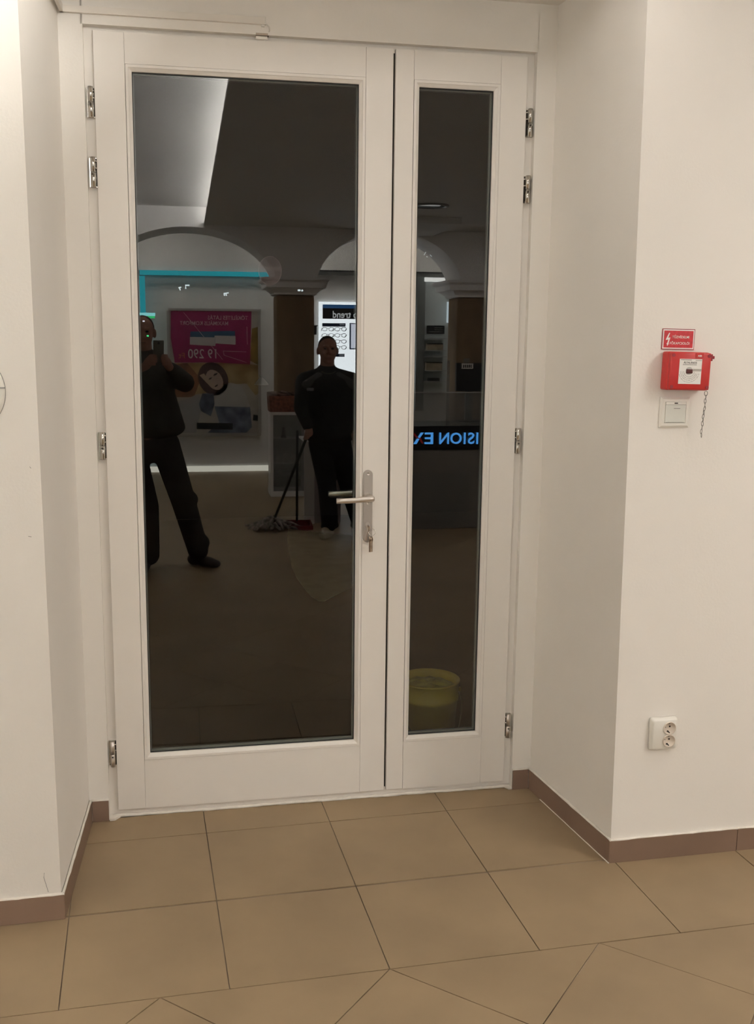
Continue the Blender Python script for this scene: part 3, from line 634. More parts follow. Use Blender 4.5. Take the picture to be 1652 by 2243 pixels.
# lit strip at the foot of the far wall
b0, b1 = seen(335, 1029, YB + 0.05), seen(588, 1024, YB + 0.05)
bl = root('baseboard_back', (0, YB, 0), 'glowing skirting strip at the foot of the far wall under the poster', 'skirting light', None, 'structure')
bm = B(); box(bm, XL + 0.02, seen(600, 1020, YB)[0], 0.0005, 0.03, 0.001, seen(500, 1020.5, YB + 0.03)[2], 0.003); put('light_strip', bm, glow('skirt_glow', (1.0, 0.97, 0.82), 3.0), bl)
# ================================================================== BEHIND THE VIEWER, SEEN IN THE GLASS
S = seen
def panel(name, u0, v0, u1, v1, y, m, parent=None, t=0.004):      # flat upright panel facing the door
    a, b = S(u0, v0, y), S(u1, v1, y); um, vm = (u0 + u1) / 2, (v0 + v1) / 2
    x0, x1 = S(u0, vm, y)[0], S(u1, vm, y)[0]; z0, z1 = S(um, v1, y)[2], S(um, v0, y)[2]
    bm = B(); box(bm, x0, x1, y - t, y, z0, z1); o = put(name, bm, m)
    if parent is not None: o.parent = parent; o.matrix_parent_inverse = parent.matrix_world.inverted()
    return o
def rt(name, p, label, cat, group=None, kind=None):
    r = root(name, p, label, cat, group, kind); bpy.context.view_layer.update(); return r
def under(o, parent): o.parent = parent; o.matrix_parent_inverse = parent.matrix_world.inverted(); return o
def shape(name, uv, y, m, parent, t=0.0015):
    bm = B(); prism(bm, [S(u, v, y) for u, v in uv], (0, -t, 0)); return under(put(name, bm, m), parent)
def oval(cu, cv, ru, rv, rot=0.0, n=18):
    return [(cu + ru * cos(a) * cos(rot) - rv * sin(a) * sin(rot), cv + ru * cos(a) * sin(rot) + rv * sin(a) * cos(rot)) for a in [2 * pi * k / n for k in range(n)]]
# teal light frame around the shop front
TEAL = glow('teal_light', (0.03, 0.80, 0.95), 1.75)
tl = rt('light_frame', S(312, 600, -9.36), 'teal glowing frame along the shop front above the poster', 'light frame')
panel('top_bar', 306, 594, 596, 604, -9.36, TEAL, tl, 0.03)
pz = S(312, 604, -9.36); bm = B(); box(bm, S(306, 640, -9.36)[0], S(318, 640, -9.36)[0], -9.39, -9.36, 0.001, pz[2]); under(put('side_bar', bm, TEAL), tl)
dk = rt('trim_2', S(800, 600, -9.36), 'dark shadow-gap trim under the bulkhead, seen through the second arch', 'trim', None, 'structure')
panel('trim_bar', 690, 597, 1060, 605, -9.36, mat('grey_trim', (0.10, 0.10, 0.095), 0.6), dk, 0.03)
panel('gap', 690, 594.5, 1060, 597.2, -9.355, M_BLACK, dk, 0.03)
# exit sign
ex = rt('exit_sign', S(325, 691, -9.15), 'small green lit exit sign on the far wall near the teal frame', 'sign')
panel('upper_face', 306, 685, 340, 692, -9.10, glow('exit_white', (0.35, 0.95, 0.95), 4.2), ex, 0.03)
panel('lower_face', 306, 692, 339, 697, -9.10, glow('exit_green', (0.05, 0.95, 0.28), 3.2), ex, 0.03)
bm = B(); c_ = S(325, 691, -9.15); box(bm, c_[0] + 0.03, c_[0] + 0.05, -9.499, -9.14, c_[2] - 0.01, c_[2] + 0.01); under(put('bracket', bm, M_GREYP), ex)
# framed poster
YP = YB + 0.03
po = rt('framed_poster', S(470, 816, YP), 'large framed advertising poster with a dark red price panel on the far wall', 'poster')
M_PFR = mat('poster_frame', (0.42, 0.40, 0.37), 0.4, 0.4, var=0)
for nm, q in (('frame_bar', (368, 676, 572, 681)), ('frame_bar', (368, 950, 572, 956)), ('frame_bar', (368, 681, 373, 950)), ('frame_bar', (566, 681, 572, 950))): panel(nm, *q, YP + 0.02, M_PFR, po, 0.045)
panel('sheet', 372, 680, 567, 951, YP, mat('poster_sheet', (0.34, 0.30, 0.25), 0.5, var=0.25, scale=3.0, col2=(0.42, 0.39, 0.34)), po, 0.01)
yq = YP + 0.002
shape('print_shape', [(373, 795), (520, 795), (567, 800), (567, 860), (560, 866), (540, 840), (500, 842), (480, 858), (373, 870)], yq, mat('poster_ochre', (0.26, 0.15, 0.055), 0.5, var=0.4, scale=5, col2=(0.40, 0.29, 0.15)), po)
shape('print_shape', [(373, 800), (410, 795), (440, 830), (425, 870), (373, 870)], yq + 0.002, mat('poster_rust', (0.20, 0.085, 0.04), 0.5, var=0.3, scale=6), po)
shape('print_shape', [(552, 720), (567, 715), (567, 800), (548, 790)], yq + 0.002, mat('poster_amber', (0.22, 0.14, 0.03), 0.5, var=0.3, scale=6), po)
shape('print_shape', oval(467, 830, 32, 38, -0.5), yq + 0.003, mat('poster_hair', (0.075, 0.04, 0.035), 0.5, var=0.3, scale=10), po)
shape('print_shape', oval(470, 832, 17, 24, -0.55), yq + 0.005, mat('poster_face', (0.42, 0.30, 0.25), 0.5, var=0.1, scale=6), po)
shape('print_shape', [(437, 822), (446, 818), (472, 845), (479, 852), (470, 851), (452, 838)], yq + 0.007, mat('poster_hand', (0.46, 0.34, 0.25), 0.5, var=0.1), po)
for cu, cv, ru, rv, rr_ in ((472, 820, 5, 1.8, -0.5), (461, 829, 4, 1.5, -0.5), (474, 845, 4, 1.4, -0.6)): shape('print_shape', oval(cu, cv, ru, rv, rr_), yq + 0.0075, mat('poster_dark', (0.05, 0.03, 0.03), 0.5, var=0), po)
shape('print_shape', [(484, 845), (505, 838), (530, 845), (545, 880), (547, 890), (470, 890), (474, 862)], yq + 0.003, mat('poster_sleeve', (0.42, 0.40, 0.37), 0.5, var=0.06), po)
shape('print_shape', [(443, 862), (468, 862), (470, 885), (462, 912), (440, 900), (436, 885)], yq + 0.004, mat('poster_scarf', (0.09, 0.10, 0.14), 0.5, var=0.4, scale=10), po)
shape('print_shape', [(375, 888), (436, 862), (440, 900), (430, 948), (375, 948)], yq + 0.0025, mat('poster_grey', (0.30, 0.285, 0.28), 0.5, var=0.06), po)
shape('print_shape', [(470, 890), (548, 892), (552, 935), (540, 948), (455, 948), (480, 925)], yq + 0.0025, mat('poster_denim', (0.06, 0.07, 0.11), 0.5, scale=9, col2=(0.17, 0.185, 0.24)), po)
shape('print_shape', [(555, 908), (565, 910), (565, 922), (554, 921)], yq + 0.004, M_BLACK, po)
shape('label_panel', [(431, 926), (510, 927), (510, 941), (431, 940)], yq + 0.006, M_BLACK, po)
shape('price_panel', [(374, 681), (551, 681), (548, 798), (470, 794), (383, 794), (374, 740)], yq + 0.008, mat('poster_maroon', (0.27, 0.020, 0.090), 0.45, var=0.06), po, 0.004)
yt = yq + 0.0085
def ptext(s, u, v, hpx, m, wpx=None, y=yt):
    p = S(u, v, y); k = (S(u, v - 10, y)[2] - S(u, v + 10, y)[2]) / 20; kx = (S(u + 10, v, y)[0] - S(u - 10, v, y)[0]) / 20
    o = text('lettering', s, hpx * k, m, None, face_door(p[0], p[1], p[2]), 0.001, 0.008, width=None if wpx is None else wpx * kx); return under(o, po)
M_PTXT = mat('poster_letters', (0.52, 0.38, 0.38), 0.5, var=0); M_PTX2 = mat('poster_letters_bright', (0.55, 0.50, 0.47), 0.5, var=0)
ptext('TÖKÉLETES LÁTÁS', 499, 695, 11, M_PTXT, 88); ptext('MAXIMÁLIS KOMFORT', 447, 707, 11, M_PTXT, 106)
ptext('19 290', 443, 775, 21, M_PTX2, 62); ptext('Ft', 398, 779, 12, mat('poster_letters_amber', (0.42, 0.17, 0.06), 0.5, var=0), 14)
for (u0, v0, u1, v1) in ((417, 726, 470, 738), (470, 725, 515, 735)): shape('card_top', [(u0, v0), (u1, v0), (u1, v1 + 1), (u0, v1)], yt + 0.001, mat('poster_blue', (0.035, 0.085, 0.15), 0.5, var=0), po)
for (u0, v0, u1, v1) in ((416, 738, 472, 758), (470, 735, 516, 755)): shape('card', [(u0, v0), (u1, v0 + 1), (u1, v1), (u0, v1 - 3)], yt + 0.0005, mat('poster_card', (0.46, 0.42, 0.40), 0.5, var=0.04), po)
for a, b in (((489, 769), (540, 771)), ((489, 769), (491, 778)), ((491, 778), (540, 794)), ((541, 715), (542, 755)), ((402, 684), (488, 788))):  # last pair is a glare crease, drawn as a pale rod
    bm = B(); rod(bm, S(*a, yt + 0.002), S(*b, yt + 0.002), 0.0028, seg=6); under(put('print_glare_line', bm, M_PTXT), po)
# back-lit frame display wall with spectacles
yw = YB + 0.06
dp = rt('spectacle_display', S(790, 740, yw), 'bright back-lit spectacle display behind the man with the mop', 'display')
def dpan(nm, q, y, m, t=0.004): return panel(nm, *q, y, m, dp, t)
dpan('light_panel', (699, 662, 895, 905), yw, glow('display_white', (0.90, 0.97, 1.0), 6.6), 0.05)
dpan('header_stripe', (707, 668, 890, 676), yw + 0.006, glow('display_blue', (0.03, 0.16, 0.42), 1.6))
dpan('header', (707, 676, 890, 699), yw + 0.006, M_BLACK)
p = S(752, 688, yw + 0.007); k = (S(752, 678, yw)[2] - S(752, 698, yw)[2]) / 20
o = text('lettering', 'o trend', 15.5 * k, glow('display_letters', (0.9, 0.93, 0.95), 2.6), None, face_door(S(729, 688, yw)[0] + 28.0 * k, p[1], S(752, 689, yw)[2]), 0.001, 0.012, width=56 * k); under(o, dp)
dpan('brand_bar', (706, 708, 757, 715.5), yw + 0.006, glow('display_navy', (0.0, 0.005, 0.03), 1.0))
dpan('brand_bar', (706, 775, 755, 781.5), yw + 0.006, glow('display_navy', (0.0, 0.005, 0.03), 1.0))
dpan('bar_print', (744, 709.5, 755, 712.5), yw + 0.010, glow('display_grey', (0.35, 0.38, 0.42), 1.6)); dpan('bar_print', (743, 776.5, 753, 779.5), yw + 0.010, glow('display_grey', (0.35, 0.38, 0.42), 1.6))
M_MIRF = glow('display_frame', (0.01, 0.03, 0.10), 1.0)
for q in ((766, 708, 850, 710), (766, 763, 850, 765.5), (766, 710, 769, 763), (847, 710, 850, 763)): dpan('mirror_frame', q, yw + 0.01, M_MIRF, 0.012)
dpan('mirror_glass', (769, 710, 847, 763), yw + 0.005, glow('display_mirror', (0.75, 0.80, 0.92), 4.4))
M_SPEC = mat('spectacle_frame', (0.02, 0.02, 0.025), 0.3, var=0)
def spectacles(p, k, rest):
    r = rt('spectacles', p, 'dark-rimmed spectacles on the lit display, ' + rest, 'spectacles', 'spectacles on the lit display')
    bm = B()
    for s in (-1, 1):
        tube(bm, [(s * 7.2 * k + 5.4 * k * cos(a), 0, 3.9 * k * sin(a)) for a in [2 * pi * j / 16 for j in range(16)]], 0.0032, 5, True)
    tube(bm, [(-2.2 * k, 0, 1.4 * k), (0, 0, 2.2 * k), (2.2 * k, 0, 1.4 * k)], 0.003, 5); o = put('rims', bm, M_SPEC, r)
    for s in (-1, 1):
        bm = B(); tube(bm, [(s * 12.4 * k, 0, 1.8 * k), (s * 13.0 * k, 0, 1.6 * k), (s * 12.0 * k - 2 * k, -0.034, -3.8 * k)], 0.003, 5); put('temple', bm, M_SPEC, r)
kk = (S(745, 722, yw)[0] - S(725, 722, yw)[0]) / 20
for v, row in ((721, 'top row'), (734.5, 'second row'), (748, 'third row'), (761, 'bottom row')):
    for u, c in ((718.5, 'outer column'), (746.5, 'column by the small mirror')): spectacles(S(u, v, yw + 0.045), kk, row + ', ' + c)
sg2 = rt('hanging_sign', S(692.5, 722, -9.0), 'small black sign beside the lit spectacle display', 'sign')
panel('plate', 687, 713, 694, 733, -9.0, M_BLACK, sg2, 0.01); panel('hook', 690, 712, 696, 715, -9.0, M_BLACK, sg2, 0.02)
bm = B(); c_ = S(690, 722, -9.0); box(bm, c_[0] - 0.01, c_[0] + 0.01, -9.499, -9.0, c_[2] - 0.01, c_[2] + 0.01); under(put('arm', bm, M_BLACK), sg2)
# shelf wall seen in the narrow pane
ys = YB + 0.10
sh = rt('shelf_unit', S(955, 740, ys), 'pale lit shelf unit seen between the columns in the narrow pane', 'shelf unit')
bx = lambda u, v, y=ys: S(u, v, y)
panel('back_panel', 929, 612, 984, 862, ys, mat('shelf_back', (0.52, 0.57, 0.57), 0.5, var=0.05, scale=3), sh, 0.05)
panel('side_panel', 912, 606, 930, 900, ys + 0.05, mat('shelf_side', (0.16, 0.175, 0.17), 0.6, var=0.1, scale=3), sh, 0.10)
panel('top_light', 931, 608, 984, 617, ys + 0.08, glow('shelf_light', (1.0, 1.0, 0.95), 4.5), sh, 0.04)
panel('edge_light', 980, 661, 985, 707, ys + 0.08, glow('edge_light', (0.8, 0.95, 1.0), 3.5), sh, 0.03)
panel('name_board', 936, 713, 974, 731, ys + 0.03, M_BLACK, sh, 0.03)
for v in (718, 722.5, 727): panel('board_print', 952 if v < 725 else 940, v - 0.8, 970, v + 0.8, ys + 0.033, M_GREYP, sh)
for v in (741, 767, 781, 811, 835): panel('shelf', 934, v, 978, v + 1.6, ys + 0.14, mat('shelf_board', (0.40, 0.42, 0.42), 0.4, var=0), sh, 0.13)
M_TAN = mat('tan_case', (0.30, 0.25, 0.18), 0.6, var=0.2, scale=20)
for q, m, lb in (((936, 752, 971, 767), M_TAN, 'tan case on the upper shelf of the lit shelf unit'), ((934, 793, 969, 811), M_TAN, 'tan case on the middle shelf of the lit shelf unit'), ((940, 828, 963, 834.5), M_BLACK, 'low black case on the bottom shelf of the lit shelf unit')):
    o = panel('display_case', *q, ys + 0.12, m, None, 0.09); tag(o, lb, 'case', 'cases on the lit shelf unit')
    panel('case_edge', q[0], q[1], q[2], q[1] + 2, ys + 0.124, M_BLACK, o, 0.004)
# glass vitrine with a box on top
yv = -7.24; vx0, vx1 = S(599, 1000, yv)[0], S(667, 1000, yv)[0]; vzt = S(630, 903, yv)[2]; vzb = S(630, 1076, yv)[2]
vt = rt('display_cabinet', ((vx0 + vx1) / 2, yv - 0.18, 0), 'white glass-fronted display cabinet with shelves in front of the column', 'cabinet')
M_CAB = mat('cabinet_white', (0.72, 0.69, 0.66), 0.45, var=0.03)
def cab(nm, x0, x1, y0, y1, z0, z1, m=M_CAB): bm = B(); box(bm, x0, x1, y0, y1, z0, z1, 0.002); return under(put(nm, bm, m), vt)
D_ = 0.36
cab('plinth', vx0 - 0.03, vx1 + 0.03, yv - D_, yv, 0.0, vzb); cab('top', vx0 - 0.03, vx1 + 0.03, yv - D_, yv, vzt - 0.03, vzt)
for x in (vx0 - 0.03, vx1): cab('post', x, x + 0.03, yv - 0.03, yv, vzb, vzt - 0.03); cab('side_panel', x + 0.005, x + 0.025, yv - D_, yv - 0.03, vzb, vzt - 0.03)
cab('back_panel', vx0, vx1, yv - D_, yv - D_ + 0.02, vzb, vzt - 0.03, mat('cabinet_back', (0.42, 0.41, 0.40), 0.6, var=0.1))
for v in (962, 1016, 1041): zz = S(630, v, yv)[2]; cab('shelf', vx0 + 0.001, vx1 - 0.001, yv - D_ + 0.02, yv - 0.03, zz - 0.008, zz, mat('cabinet_shelf', (0.45, 0.45, 0.43), 0.3, var=0))
bm = B(); box(bm, vx0, vx1, yv - 0.012, yv - 0.008, vzb, vzt - 0.03); under(put('glass_front', bm, film_mat('cabinet_glass_sheen', (0.46, 0.45, 0.43), 0.28)), vt)  # grey film stands in for the reflection on the glass
def stand(u, v, m, lb, h):
    zz = S(630, v, yv)[2]; p = S(u, v, yv - 0.12); r = rt('figurine', (p[0], yv - 0.15, zz), lb, 'figurine', 'small goods in the display cabinet')
    bm = B(); lathe(bm, [(0.028, 0.0), (0.03, 0.01), (0.018, h * 0.35), (0.026, h * 0.6), (0.012, h * 0.75)], seg=12); put('body', bm, m, r, True)
    bm = B(); ball(bm, (0, 0.004, h * 0.86), h * 0.14, 10); put('head', bm, m, r, True)
stand(622, 962, M_BLACK, 'dark figurine on the upper shelf of the display cabinet', 0.12)
M_GOOD = mat('pale_goods', (0.5, 0.46, 0.44), 0.6, var=0.2)
for u, h in ((612, 0.07), (628, 0.10), (646, 0.08)):
    zz = S(630, 1016, yv)[2]; p = S(u, 1010, yv - 0.12); bm = B(); box(bm, -0.035, 0.035, -0.03, 0.03, 0, h, 0.004); o = put('carton', bm, M_GOOD); o.location = (p[0], yv - 0.15, zz); tag(o, {612: 'low pale carton at the cabinet post, on the middle shelf', 628: 'tallest pale carton on the middle shelf of the cabinet', 646: 'pale carton farthest from the cabinet post, middle shelf'}[u], 'carton', 'small goods in the display cabinet')
M_BASK = mat('wicker_brown', (0.20, 0.075, 0.045), 0.8, var=0.4, scale=40, bump=0.6, bscale=80)
bk = rt('storage_box', ((vx0 + vx1) / 2 - 0.02, yv - 0.18, vzt), 'red-brown box of crumpled papers on top of the display cabinet', 'box')
bw = (vx1 - vx0) / 2 + 0.01; bh = S(620, 868, yv)[2] - vzt
bm = B(); fo = [(-bw, -0.15), (bw, -0.15), (bw, 0.15), (-bw, 0.15)]
for i in range(4):
    (x0, y0), (x1, y1) = fo[i], fo[(i + 1) % 4]; dx, dy = (x1 - x0), (y1 - y0); L = sqrt(dx * dx + dy * dy); nx, ny = -dy / L * 0.012, dx / L * 0.012
    prism(bm, [(x0, y0, 0.0005), (x1, y1, 0.0005), (x1 * 1.05, y1 * 1.05, bh), (x0 * 1.05, y0 * 1.05, bh)], (nx, ny, 0))
box(bm, -bw, bw, -0.15, 0.15, 0.0005, 0.012); put('side_walls', bm, M_BASK, bk)
for k in range(7):
    bm = B(); x = -bw * 0.8 + 1.6 * bw * k / 6; box(bm, -0.045, 0.045, -0.05, 0.05, -0.002, 0.002)
    bmesh.ops.subdivide_edges(bm, edges=bm.edges[:], cuts=2, use_grid_fill=True)
    for v_ in bm.verts: v_.co += Vector((random.uniform(-1, 1), random.uniform(-1, 1), random.uniform(-1, 1))) * 0.014
    bmesh.ops.transform(bm, matrix=Matrix.Translation((x, random.uniform(-0.05, 0.08), bh + 0.012)) @ Matrix.Rotation(random.uniform(-0.6, 0.6), 4, 'X') @ Matrix.Rotation(random.uniform(-0.5, 0.5), 4, 'Y'), verts=bm.verts)
    put('crumpled_paper', bm, mat('paper_%d' % (k % 3), [(0.34, 0.28, 0.24), (0.10, 0.05, 0.04), (0.24, 0.14, 0.11)][k % 3], 0.7), bk)
# white pedestal behind the man
yp = -5.55; x0, x1 = S(667, 1080, yp)[0], S(689, 1080, yp)[0]
pd = rt('pedestal', ((x0 + x1) / 2 + 0.12, yp - 0.16, 0), 'white pedestal standing behind the man with the mop', 'pedestal')
bm = B(); box(bm, x0, x1, yp - 0.03, yp, 0, 0.755, 0.002); under(put('front_panel', bm, mat('pedestal_white', (0.50, 0.46, 0.43), 0.5)), pd)
bm = B(); box(bm, x1 + 0.002, x1 + 0.25, yp - 0.34, yp - 0.05, 0, 0.755, 0.002); under(put('body', bm, mat('pedestal_mauve', (0.26, 0.21, 0.21), 0.5)), pd)
bm = B(); box(bm, x0 - 0.01, x1 + 0.26, yp - 0.35, yp + 0.01, 0.7555, 0.775, 0.003); under(put('top', bm, M_CAB), pd)
# reception counter with the lit name
yc = -5.17; cx0, cx1 = 1.32, 3.3
ct = rt('reception_counter', ((cx0 + cx1) / 2, yc - 0.3, 0), 'dark reception counter with a black band of glowing blue letters', 'counter')
zs0, zs1, zg = S(970, 986, yc)[2], S(970, 933, yc)[2], S(970, 861, yc)[2]
M_CTR = mat('counter_front', (0.22, 0.205, 0.19), 0.5, var=0.08, scale=3)
def cbox(nm, *b, m=M_CTR, bev=0.003): bm = B(); box(bm, *b, bev=bev); return under(put(nm, bm, m), ct)
cbox('front_panel', cx0, cx1, yc - 0.60, yc - 0.006, 0.001, zs0)
zk = S(970, 1035, yc)[2]; cbox('front_ledge', cx0, S(1029, 1080, yc)[0], yc - 0.006, yc - 0.0005, 0.06, zk, m=mat('counter_ledge', (0.19, 0.185, 0.175), 0.4))
cbox('sign_band', cx0, cx1, yc - 0.60, yc, zs0 + 0.001, zs1, m=mat('sign_band_black', (0.006, 0.006, 0.008), 0.35, var=0))
M_GLS = film_mat('screen_acrylic', (0.30, 0.32, 0.32), 0.30)
cbox('glass_screen', cx0, cx1, yc - 0.016, yc - 0.006, zs1 + 0.001, zg, m=M_GLS, bev=0)
cbox('screen_rail', cx0, cx1, yc - 0.018, yc - 0.004, zg, zg + 0.010, m=mat('rail_grey', (0.45, 0.45, 0.43), 0.4, var=0), bev=0)
gx = S(985, 880, yc)[0]; cbox('screen_post', gx - 0.022, gx, yc - 0.030, yc - 0.018, zs1 + 0.002, S(980, 790, yc)[2], m=film_mat('post_acrylic', (0.34, 0.37, 0.36), 0.35), bev=0)
M_LET = glow('letter_blue', (0.10, 0.42, 1.0), 5.0)
def ltr(s, u0, u1, v0=947.5, v1=972.5):
    x0, x1 = S(u0, 960, yc)[0], S(u1, 960, yc)[0]; z0, z1 = S((u0 + u1) / 2, v1, yc)[2], S((u0 + u1) / 2, v0, yc)[2]
    o = text('letter', s, z1 - z0, M_LET, None, face_door((x0 + x1) / 2, yc + 0.0005, (z0 + z1) / 2), 0.006, 0.012, width=abs(x1 - x0)); return under(o, ct)
for s, u0, u1 in (('V', 1056, 1076), ('I', 1043.5, 1047.5), ('S', 1025, 1039), ('I', 1016, 1020), ('O', 986.5, 1011.5), ('N', 962.5, 983.5), ('E', 930, 949)): ltr(s, u0, u1)
def stroke(pts, m): bm = B(); prism(bm, [S(u, v, yc + 0.0005) for u, v in pts], (0, 0.006, 0)); return under(put('letter', bm, m), ct)
stroke([(922, 947.5), (928.5, 947.5), (920, 959), (915, 959)], M_LET); stroke([(913.5, 961), (919, 961), (912.5, 972.5), (905.5, 972.5)], M_LET)
M_LRED = glow('letter_red', (0.55, 0.03, 0.02), 0.9)
stroke([(902, 946), (907, 948), (917, 959), (913, 961)], M_LRED); stroke([(917, 960), (921, 958), (928, 972), (924, 971)], M_LRED)
ltr('P', 884, 900); ltr('R', 862, 879)
# dark monitor behind the counter screen
mo = rt('monitor', S(1028, 830, -5.62), 'black monitor back with a white label behind the counter screen', 'monitor')
panel('housing', 1000, 795, 1062, 857, -5.60, M_BLACK, mo, 0.04); panel('label_plate', 1012, 796, 1037, 808, -5.59, M_PAPER, mo, 0.006)
for k in range(5): panel('label_print', 1015 + 4 * k, 799, 1017.5 + 4 * k, 805.5, -5.587, M_BLACK, mo, 0.003)
zf = zs1; p = S(1028, 857, -5.62); bm = B(); box(bm, p[0] - 0.03, p[0] + 0.03, -5.66, -5.62, zf + 0.001, p[2]); box(bm, p[0] - 0.10, p[0] + 0.10, -5.72, -5.58, zf + 0.001, zf + 0.012); under(put('stand', bm, M_BLACK), mo)
panel('clip_note', 1016, 785, 1029, 794, -5.60, M_GREYP, mo, 0.004)
# ceiling downlight and vents
dl = rt('downlight', S(943, 450, ZC - 0.002, 2), 'recessed downlight in the dim ceiling, mirrored in the narrow pane', 'ceiling light')
bm = B(); lathe(bm, [(0.17, 0), (0.165, -0.012), (0.13, -0.012), (0.125, 0.0)], seg=28, cap=False); put('bezel', bm, mat('bezel_grey', (0.25, 0.24, 0.23), 0.4), dl, True)
bm = B(); lathe(bm, [(0.128, -0.006), (0.0, -0.0065)], seg=28, cap=False); put('recess', bm, M_BLACK, dl)
bm = B(); box(bm, -0.10, 0.075, 0.02, 0.10, -0.0085, -0.0065); put('lamp_glow', bm, glow('downlight_glow', (1, 0.98, 0.95), 1.6), dl)
vn = rt('air_vent', S(930, 506, ARC_F), 'slotted air vent on the arcade wall above the second arch', 'vent')
panel('slot', 880, 500, 971, 502.5, ARC_F + 0.008, M_BLACK, vn, 0.0075); panel('slot', 880, 509, 938, 511.5, ARC_F + 0.008, M_BLACK, vn, 0.0075)
panel('bright_edge', 941, 511, 957, 513.5, ARC_F + 0.008, mat('vent_edge', (0.8, 0.8, 0.78), 0.4), vn, 0.0075)
bm = B(); a_, b_ = S(885, 473, ZC, 2), S(1004, 497, ZC, 2); box(bm, a_[0] - 0.3, S(1004, 480, ZC, 2)[0], ARC_F + 0.01, a_[1], -0.06 + ZC, ZC - 0.0005)
tag(put('ceiling_step', bm, M_CEIL, kind='structure'), 'shallow dropped strip of ceiling before the second arch', 'ceiling')

# ------------------------------------------------------------------ people
def grown(name, fill, voxel, m, parent, it=6):
    bm = B(); fill(bm); me = bpy.data.meshes.new('t'); bm.to_mesh(me); bm.free(); o = bpy.data.objects.new('t', me); COL.objects.link(o)
    md = o.modifiers.new('r', 'REMESH'); md.mode = 'VOXEL'; md.voxel_size = voxel
    sm = o.modifiers.new('s', 'SMOOTH'); sm.factor = 0.5; sm.iterations = it
    dgp = bpy.context.evaluated_depsgraph_get(); me2 = bpy.data.meshes.new_from_object(o.evaluated_get(dgp)); bpy.data.objects.remove(o); bpy.data.meshes.remove(me)
    me2.materials.clear(); me2.materials.append(m)
    for p_ in me2.polygons: p_.use_smooth = True; p_.material_index = 0
    q = bpy.data.objects.new(name, me2); me2.name = name; COL.objects.link(q)
    return under(q, parent)
def chain(bm, pts, rs, seg=12):
    for i in range(len(pts) - 1): limb(bm, Vector(pts[i]), rs[i], Vector(pts[i + 1]), rs[i + 1], seg)
def head(bm, c, tilt=0.0):
    c = Vector(c); rot = Matrix.Rotation(tilt, 4, 'X')
    f = lambda x, y, z: c + rot.to_3x3() @ Vector((x, y, z))
    ball(bm, f(0, -0.010, 0.030), (0.074, 0.094, 0.088), 20, rot); ball(bm, f(0, 0.018, -0.030), (0.066, 0.070, 0.076), 20, rot)
    ball(bm, f(0, 0.045, -0.092), (0.034, 0.030, 0.024), 12, rot)
    chain(bm, [f(0, 0.086, 0.012), f(0, 0.108, -0.024)], [0.009, 0.0145], 10)
    for s in (-1, 1):
        ball(bm, f(s * 0.016, 0.096, -0.026), 0.009, 8); ball(bm, f(s * 0.080, -0.006, -0.004), (0.014, 0.020, 0.034), 12, rot)
        chain(bm, [f(s * 0.014, 0.083, 0.030), f(s * 0.045, 0.072, 0.028)], [0.010, 0.008], 8); ball(bm, f(s * 0.036, 0.062, -0.030), (0.024, 0.020, 0.020), 10, rot)
    chain(bm, [f(-0.022, 0.079, -0.058), f(0, 0.086, -0.056), f(0.022, 0.079, -0.058)], [0.007, 0.0085, 0.007], 8); chain(bm, [f(-0.018, 0.077, -0.070), f(0.018, 0.077, -0.070)], [0.008, 0.008], 8)
    return f
def eyes(par, f, m):
    for s in (-1, 1): bm = B(); ball(bm, f(s * 0.031, 0.076, 0.012), (0.013, 0.010, 0.0085), 10); under(put('eye', bm, m, None, True), par)
    bm = B(); chain(bm, [f(-0.020, 0.0875, -0.0635), f(0.020, 0.0875, -0.0635)], [0.0022, 0.0022], 6); under(put('mouth_line', bm, m, None, True), par)
def hair(name, c, parent, m, lift=0.0):
    c = Vector(c)
    def fl(bm):
        ball(bm, c + Vector((0, -0.018, 0.034)), (0.079, 0.094, 0.088), 20)
        bmesh.ops.bisect_plane(bm, geom=bm.verts[:] + bm.edges[:] + bm.faces[:], plane_co=c + Vector((0, 0.030, 0.088 + lift)), plane_no=Vector((0, 0.72, -0.70)).normalized(), clear_outer=True)
        bmesh.ops.holes_fill(bm, edges=bm.edges[:])
    bm = B(); fl(bm); return under(put(name, bm, m, None, True), parent)
M_SKIN = mat('skin', (0.30, 0.155, 0.115), 0.55, var=0.08, scale=12); M_EYE = mat('eye_dark', (0.02, 0.014, 0.012), 0.3, var=0)
M_HAIR = mat('hair_dark', (0.030, 0.022, 0.018), 0.7, var=0.3, scale=40)
M_JACK1 = mat('jacket_black', (0.013, 0.013, 0.012), 0.8, var=0.3, scale=14); M_JACK2 = mat('jacket_yoke', (0.075, 0.073, 0.075), 0.8, var=0.1)
M_TROU1 = mat('trousers_black', (0.009, 0.0085, 0.0085), 0.9, var=0.2); M_SHOE1 = mat('shoe_pale', (0.46, 0.40, 0.31), 0.6, var=0.3, scale=20)
M_JACK3 = mat('jacket_olive', (0.046, 0.040, 0.032), 0.85, var=0.25, scale=10); M_TROU3 = mat('trousers_dark', (0.030, 0.024, 0.020), 0.9, var=0.25, scale=10); M_SHOE3 = mat('shoe_brown', (0.030, 0.018, 0.014), 0.5, var=0.2)
